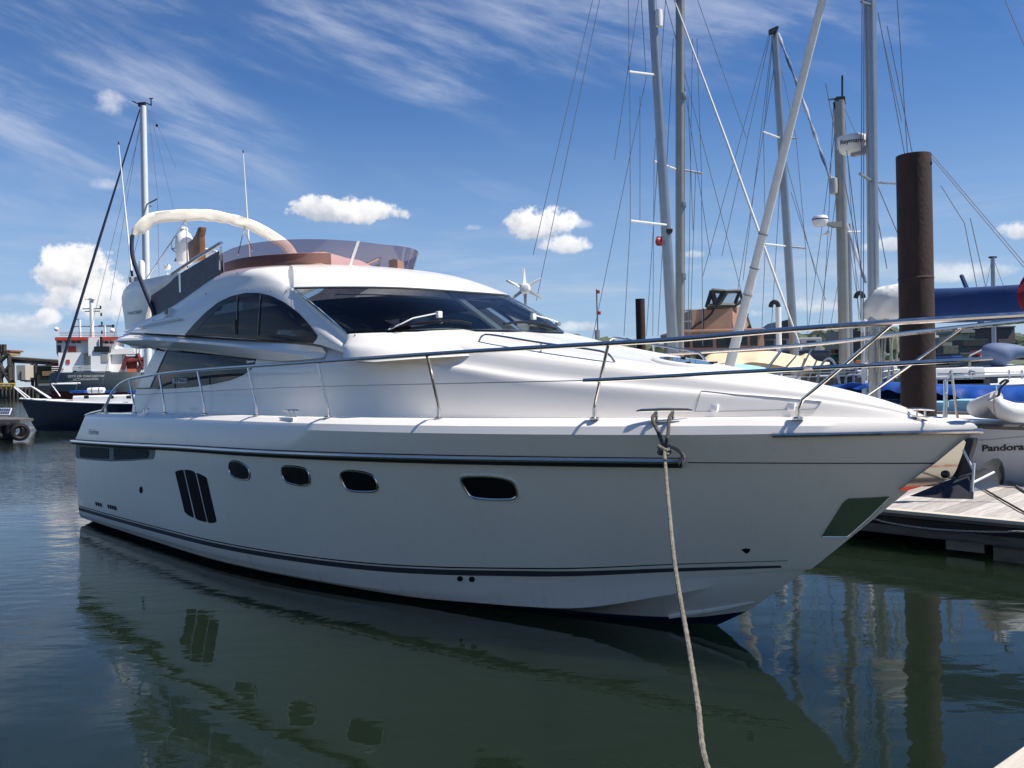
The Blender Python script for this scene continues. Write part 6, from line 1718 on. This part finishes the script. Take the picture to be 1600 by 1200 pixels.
for a, b, r_ in (((1501, 430), (1514, 462), .5), ((1504, 430), (1518, 462), .3), ((1501, 430), (1504, 430), .3), ((1514, 462), (1541, 530), .6), ((1518, 462), (1546, 530), .5)):
    rod(crn, 'jib', mat('crane_blue', (.05, .08, .22), .6), a, b, 280.0, r_)
for t in (.1, .25, .4, .55, .7, .85): rod(crn, 'lattice', M['wire'], (lerp(1501, 1541, t), lerp(430, 530, t)), (lerp(1504, 1546, t + .05), lerp(430, 530, t + .05)), 280.0, .2)

# ---- the cargo ship and the wharf on the left
Y_s = 130.0
ship = rooted('cargo_ship', 150, Y_s, 'grey hulled coaster with white superstructure and red bridge roof, stern on', 'cargo ship')
OS = Vector(ship.location); SP = lambda px, py, dy=0: at(px, py, Y_s + dy) - OS
M['shipgrey'] = mat('ship_grey', (.15, .18, .19), .55, var=.15, vscale=.4); M['shipwhite'] = mat('ship_white', (.86, .85, .82), .5, var=.06, vscale=.5); M['shipred'] = mat('ship_red', (.50, .06, .04), .5, var=.15); M['maroon'] = mat('maroon_gear', (.17, .03, .03), .6, var=.3)
mb = MB(); rows = []
sec_ = [(84, 584.5, 0), (87, 582.5, -.8), (120, 581.5, -1.4), (180, 581.5, -1.4), (205, 581, -.8), (212, 582, 0)]
low_ = [(85, 607, 0), (88, 610, -.5), (118, 612, -.8), (180, 613, -.8), (204, 612, -.5), (211, 610, 0)]
for src, dz2 in ((sec_, 0), (low_, 0)): rows.append([SP(*p) for p in src])
rows.append([Vector((p.x * .92, p.y + 1.0, -.5)) for p in rows[1]])
mb.loft(rows); 
fwd_ = [[p + Vector((8, 60, 1.0)) for p in (rows[0][0], rows[1][0], rows[2][0])], [rows[0][0], rows[1][0], rows[2][0]]]; mb.loft(fwd_)
fwd_ = [[rows[0][-1], rows[1][-1], rows[2][-1]], [p + Vector((8, 60, 1.0)) for p in (rows[0][-1], rows[1][-1], rows[2][-1])]]; mb.loft(fwd_)
mb.fan([rows[0][i] for i in range(6)] + [rows[0][5] + Vector((8, 60, 1)), rows[0][0] + Vector((8, 60, 1))])
shl = mb.build('hull', M['shipgrey'], ship, ang=50)
rows2 = [[Vector((p.x * .97, p.y + .25, p.z)) for p in rows[1]], [Vector((p.x * .92, p.y + .9, -.4)) for p in rows[1]]]
mb = MB(); mb.loft([[p + Vector((0, -.05, -.02)) for p in rows[1]], [p + Vector((0, -.1, 0)) for p in rows[2]]]); mb.build('boot_topping', M['maroon'], ship)
ta = SP(105, 589.8, -1.55); tb = SP(157, 589, -1.55)
text('CITY OF CHICHESTER', .42, mat('ship_lettering', (.62, .64, .60), .6), ship, ta, tb - ta, (0, 0, 1), bold=.01, thick=.02, width=(tb - ta).length)
ta = SP(113, 594.4, -1.5); tb = SP(148, 593.6, -1.5)
text('LITTLEHAMPTON', .36, mat('ship_lettering', (.62, .64, .60), .6), ship, ta, tb - ta, (0, 0, 1), bold=.01, thick=.02, width=(tb - ta).length)
SB = lambda nm, m_, rc_, dy, dp, par=None: blk(ship, nm, m_, rc_, Y_s + dy, dp, par=par)
lowd = SB('deck_house', M['shipwhite'], (107, 551, 142, 585), 3, 9); SB('bridge', M['shipwhite'], (105, 531, 190, 552), 3.5, 8)
SB('bridge_roof', M['shipred'], (100, 526.5, 190, 531.5), 2.6, 9)
for a in (106.5, 117, 126, 133, 165, 172.5, 180): SB('bridge_window', M['winb'], (a, 533, a + 6, 536.5), 3.42, .1)
SB('bridge_wing', M['darkgrey'], (106, 540, 111, 557), 3.3, 2)
SB('casing', M['shipwhite'], (144, 527, 159, 556), 1.5, 5); SB('exhaust_box', M['black'], (149, 541, 171, 549.5), .6, 2); SB('funnel_pipe', M['black'], (159, 526, 162.5, 541), 1.2, .5)
sb2 = SB('stern_house', M['shipwhite'], (145.5, 550, 171.5, 580), .8, 5); SB('door_recess', mat('recess_grey', (.30, .31, .28), .6), (160, 551, 169, 566), .72, .1, sb2)
SB('crane_house', M['shipwhite'], (171, 544, 211, 553), 2, 4); SB('side_house', M['shipwhite'], (171, 553, 196, 582), 2.5, 5)
SB('red_panel', M['shipred'], (121, 541, 132, 551.5), 3.35, .1); SB('red_panel', M['shipred'], (117, 562, 122, 568), 2.9, .1)
for a in ((127, 578, 131, 583), (111, 575, 113, 578), (134, 573, 137, 576)): SB('door', M['maroon'], a, 2.9, .1)
SB('blue_locker', M['tarp'], (139, 580, 145, 584), .5, 1)
SB('life_boat', mat('lifeboat_orange', (.62, .14, .05), .5), (196, 576, 209, 582), .5, 2)
mg = SB('boat_davit', M['maroon'], (199, 556, 213, 577), 1.5, 2)
for a, b in (((192, 577), (199, 556)), ((213, 552), (222, 577)), ((218, 577), (226, 556)), ((199, 564), (226, 560))): rod(ship, 'davit_arm', M['maroon'], a, b, Y_s + 1.2, .35)
for px in (216, 220, 231): rod(ship, 'stern_frame', M['shipwhite'], (px, 543), (px - 1, 592), Y_s + 2, .25)
rod(ship, 'mast', M['shipwhite'], (155.5, 466), (157, 528), Y_s + 4, .32); rod(ship, 'mast', M['shipwhite'], (139, 500), (140, 528), Y_s + 4, .2); rod(ship, 'mast', M['shipwhite'], (175, 508), (175, 527), Y_s + 4, .16)
for a, b in (((131, 510.5), (189, 509.5)), ((146, 487), (168, 486)), ((143, 483), (168, 482)), ((133, 499), (139, 500)), ((150, 468), (160, 467)), ((165, 509), (189, 508))): rod(ship, 'yard', M['wire'], a, b, Y_s + 4, .09)
for a in ((168, 480), (169, 491), (170, 505), (130, 510), (170, 519), (186, 509)): mb = MB(); mb.box(SP(*a, 3.8), .22, .22, .5); mb.build('signal_lamp', M['black'], ship)
for a, r_ in (((157.5, 467.5), .28), ((106, 515), .34), ((147, 467), .16), ((185, 516), .4)): mb = MB(); mb.lathe([(0, -r_), (r_ * .8, -r_ * .6), (r_, 0), (r_ * .8, r_ * .6), (0, r_)], SP(*a, 3.8), 10); mb.build('aerial_dome', M['shipwhite'], ship)
for y in (519.5, 522, 524.5): rod(ship, 'roof_rail', M['wire'], (108, y), (190, y - .5), Y_s + 3, .04)
for y in (572, 575, 578): rod(ship, 'deck_rail', M['shipwhite'], (88, y + 1), (145, y), Y_s + .2, .04)
rod(ship, 'gangway', M['shipwhite'], (79, 600), (118, 599), Y_s - 3, .12)
# wharf
Yq2 = 215.0
mb = MB(); x0 = at(-260, 600, Yq2).x; x1 = at(118, 600, Yq2).x
g = [[Vector((x0, Yq2, -1)), Vector((x1, Yq2, -1))], [Vector((x0, Yq2, 2.6)), Vector((x1, Yq2, 2.6))], [Vector((x0 - 60, Yq2 + 260, 3.2)), Vector((x1 + 120, Yq2 + 260, 3.2))]]
mb.loft(g); tag(mb.build('quay', mat('dark_quay', (.11, .095, .075), .9, col2=(.05, .045, .04), vscale=.35, bump=.5, bscale=1.2), smooth=False), kind='structure')
M['steelwork'] = mat('dark_steelwork', (.075, .065, .055), .75, var=.4, vscale=.6); M['ochre'] = mat('ochre_panel', (.42, .28, .12), .7, var=.2, vscale=.5)
wq = lambda name, label, cat, items, Y=Yq2 + 6: small(name, label, items, Y, cat)
wq('silo', 'pale concrete silo block on the wharf left of the ship', 'silo', (('body', (26, 570.5, 40, 594), mat('pale_concrete', (.50, .47, .40), .8, var=.1), 5), ('door', (31.5, 580, 33.5, 596), M['steelwork'], 3)), Yq2 + 4)
wq('shed', 'dark green shed with an ochre panel beside the ship on the wharf', 'shed', (('body', (58, 573, 90, 604), mat('dark_olive', (.055, .06, .04), .8, var=.3), 8), ('ochre_panel', (66, 580, 85, 587), M['ochre'], 9), ('roof', (57, 570.5, 91, 573.5), M['steelwork'], 9)))
wq('hopper', 'maroon hopper at the end of the conveyor beside the ship', 'hopper', (('body', (83, 567, 107, 577), M['maroon'], 6), ('lip', (80, 565.5, 108, 567.5), M['maroon'], 6.5)), Yq2 - 2)
tw_ = wq('loading_tower', 'steel loading tower with ochre cabin at the left edge of the wharf', 'tower', (('cabin', (2, 549, 15, 555), M['ochre'], 5), ('cabin_roof', (1, 547, 16, 549.5), mat('rust_roof', (.25, .08, .04), .8), 6)))
for a, b in (((0, 538), (2, 600)), ((14, 555), (16, 600)), ((-14, 560), (22, 600)), ((-10, 575), (14, 552)), ((3, 540), (3, 550)), ((7, 538), (7, 549)), ((-5, 600), (16, 570)), ((0, 570), (18, 600)), ((0, 585), (16, 584))): rod(tw_, 'tower_leg', M['steelwork'], a, b, Yq2 + 6, .5)
cvy = rooted('conveyor', 60, Yq2 + 8, 'long lattice conveyor bridge running over the wharf to the hopper', 'conveyor')
for a, b, r_ in (((14, 559.5), (107, 566), .5), ((14, 564.5), (107, 570), .35)): rod(cvy, 'chord', M['steelwork'], a, b, Yq2 + 8, r_)
for i in range(14): rod(cvy, 'web', M['steelwork'], (16 + i * 6.6, 559.7 + i * .46), (16 + i * 6.6 + (6 if i % 2 else -2), 565 + i * .42), Yq2 + 8, .22)
for px in (20, 50, 56, 74): rod(cvy, 'trestle', M['steelwork'], (px, 565), (px + 1, 604), Yq2 + 8, .4)
pl_ = rooted('timber_jetty', 10, Yq2 - 12, 'low timber jetty with yellow railings in front of the wharf', 'jetty')
blk(pl_, 'deck', M['steelwork'], (-200, 606, 60, 609), Yq2 - 12, 8)
for px in range(-20, 62, 6): rod(pl_, 'jetty_pile', M['steelwork'], (px, 607), (px, 624), Yq2 - 12, .45)
for a, b in (((-10, 600), (24, 600)), ((-10, 603.5), (24, 603.5)), ((2, 600), (2, 607)), ((10, 599), (10, 607)), ((18, 599), (18, 607)), ((23, 600), (23, 607))): rod(pl_, 'railing', mat('yellow_rail', (.45, .33, .06), .6), a, b, Yq2 - 13, .22)
mb_ = rooted('grey_store', 47, Yq2 + 20, 'low grey store shed behind the wharf trestles', 'shed'); blk(mb_, 'wall', M['greyp'], (38, 577, 60, 597), Yq2 + 20, 10); blk(mb_, 'roof', M['darkgrey'], (37, 573, 61, 577.5), Yq2 + 19.5, 11)
mb2 = rooted('white_hull_store', 72, Yq2 - 6, 'long low store boats moored under the wharf', 'barge'); blk(mb2, 'hull', M['darkgrey'], (55, 602, 122, 616), Yq2 - 25, 5); blk(mb2, 'deck', M['greyp'], (60, 599, 110, 602), Yq2 - 25, 4)
# float at the left edge with tyre fenders and a solar panel
Yo = 39.0
ft = rooted('float', 0, Yo, 'low grey float with black tyre fenders at the left edge', 'float'); O2 = Vector(ft.location)
mb = MB(); a, b = at(-80, 655, Yo), at(62, 655, Yo); mb.hexa([(a.x, Yo, .72), (b.x - .9, Yo, .78), (b.x * 41 / 39 - .3, Yo + 2, .80), (a.x, Yo + 4, .72)], [(a.x, Yo, .98), (b.x - .9, Yo, .95), (b.x * 41 / 39 - .3, Yo + 2, .92), (a.x, Yo + 4, .98)]); rbuild(mb, 'deck', M['fascia'], ft, smooth=False)
mb = MB(); a, b = at(-80, 670, Yo + .3), at(20, 670, Yo + .3); mb.hexa([(a.x, Yo + .3, -.3), (b.x, Yo + .3, -.3), (b.x * 42 / 39.3, Yo + 3, -.3), (a.x, Yo + 3, -.3)], [(a.x, Yo + .3, .74), (b.x, Yo + .3, .74), (b.x * 42 / 39.3, Yo + 3, .74), (a.x, Yo + 3, .74)]); rbuild(mb, 'pontoon_tank', M['darkwood'], ft, smooth=False)
for px, py in ((24, 673), (9, 674), (31, 675)):
    c_ = at(px, py, Yo - .05) - O2; mb = MB(); n = 22
    ax = Vector((.25 if px != 31 else .8, -1, 0)).normalized(); e1 = ax.orthogonal().normalized(); e2 = ax.cross(e1)
    ring = [c_ + (e1 * math.cos(k_ * 2 * math.pi / n) + e2 * math.sin(k_ * 2 * math.pi / n)) * .30 for k_ in range(n + 1)]
    mb.tube(ring, .11, 8, caps=False); mb.build('tyre_fender', M['darkrub'], ft)
mb = MB(); sp0 = at(-8, 648, Yo + .6) - O2; sp1 = at(14.5, 648, Yo + .6) - O2; up_ = Vector((0, .22, .30)); mb.prism([sp0, sp1, sp1 + up_, sp0 + up_], Vector((0, .03, -.02))); spn = mb.build('solar_panel', M['white'], ft, smooth=False)
for i in range(6):
    for j in range(2):
        e0 = lerp(.03, .97, i / 6); e1_ = lerp(.03, .97, (i + .92) / 6); f0 = .06 + j * .46; f1_ = f0 + .42
        qd = [sp0.lerp(sp1, e) + up_ * f + Vector((0, -.006, .004)) for e, f in ((e0, f0), (e1_, f0), (e1_, f1_), (e0, f1_))]
        mb = MB(); mb.fan(qd); mb.build('solar_cell', mat('solar_cell', (.03, .05, .12), .2) if 'solar_cell' not in bpy.data.materials else bpy.data.materials['solar_cell'], spn)
# a moored cruiser out of the picture to the left, seen only in the polished stem plate
ob = empty('moored_cruiser', (-8.2, 1.2, WATER_Z), R(62), 'cream cruiser with red stripes out of the picture, mirrored in the polished stem plate', 'motor boat')
rows = hull_rows(9, 3.0, 1.5, 1.2, 4.5); mb = MB(); mb.loft(catrows(rows[1:], 3)); mb.mirror(); mb.build('hull', mat('cream_hull', (.76, .68, .54), .3), ob)
for z0, z1, m_ in ((.50, .66, M['shipred']), (.20, .30, M['darkgrey']), (.02, .15, M['shipred'])):
    mb = MB(); mb.loft([[Vector((p.x, p.y * s, z_)) for p in rows[2]] for z_, s in ((z0, .93 + z0 * .17), (z1, .93 + z1 * .17))]); mb.mirror(); mb.build('hull_stripe', m_, ob)
mb = MB(); mb.loft([[p for p in rows[3]], [Vector((p.x, 0, p.z + .1)) for p in rows[3]]]); mb.mirror(); mb.build('deck', M['deckw'], ob)
mb = MB(); mb.box((0, 0, 2.0), 3.4, 2.0, 1.0); mb.build('cabin', mat('cream_cabin', (.80, .72, .58), .4), ob, bevel=.1)

ship.rotation_euler = (0, 0, R(16))
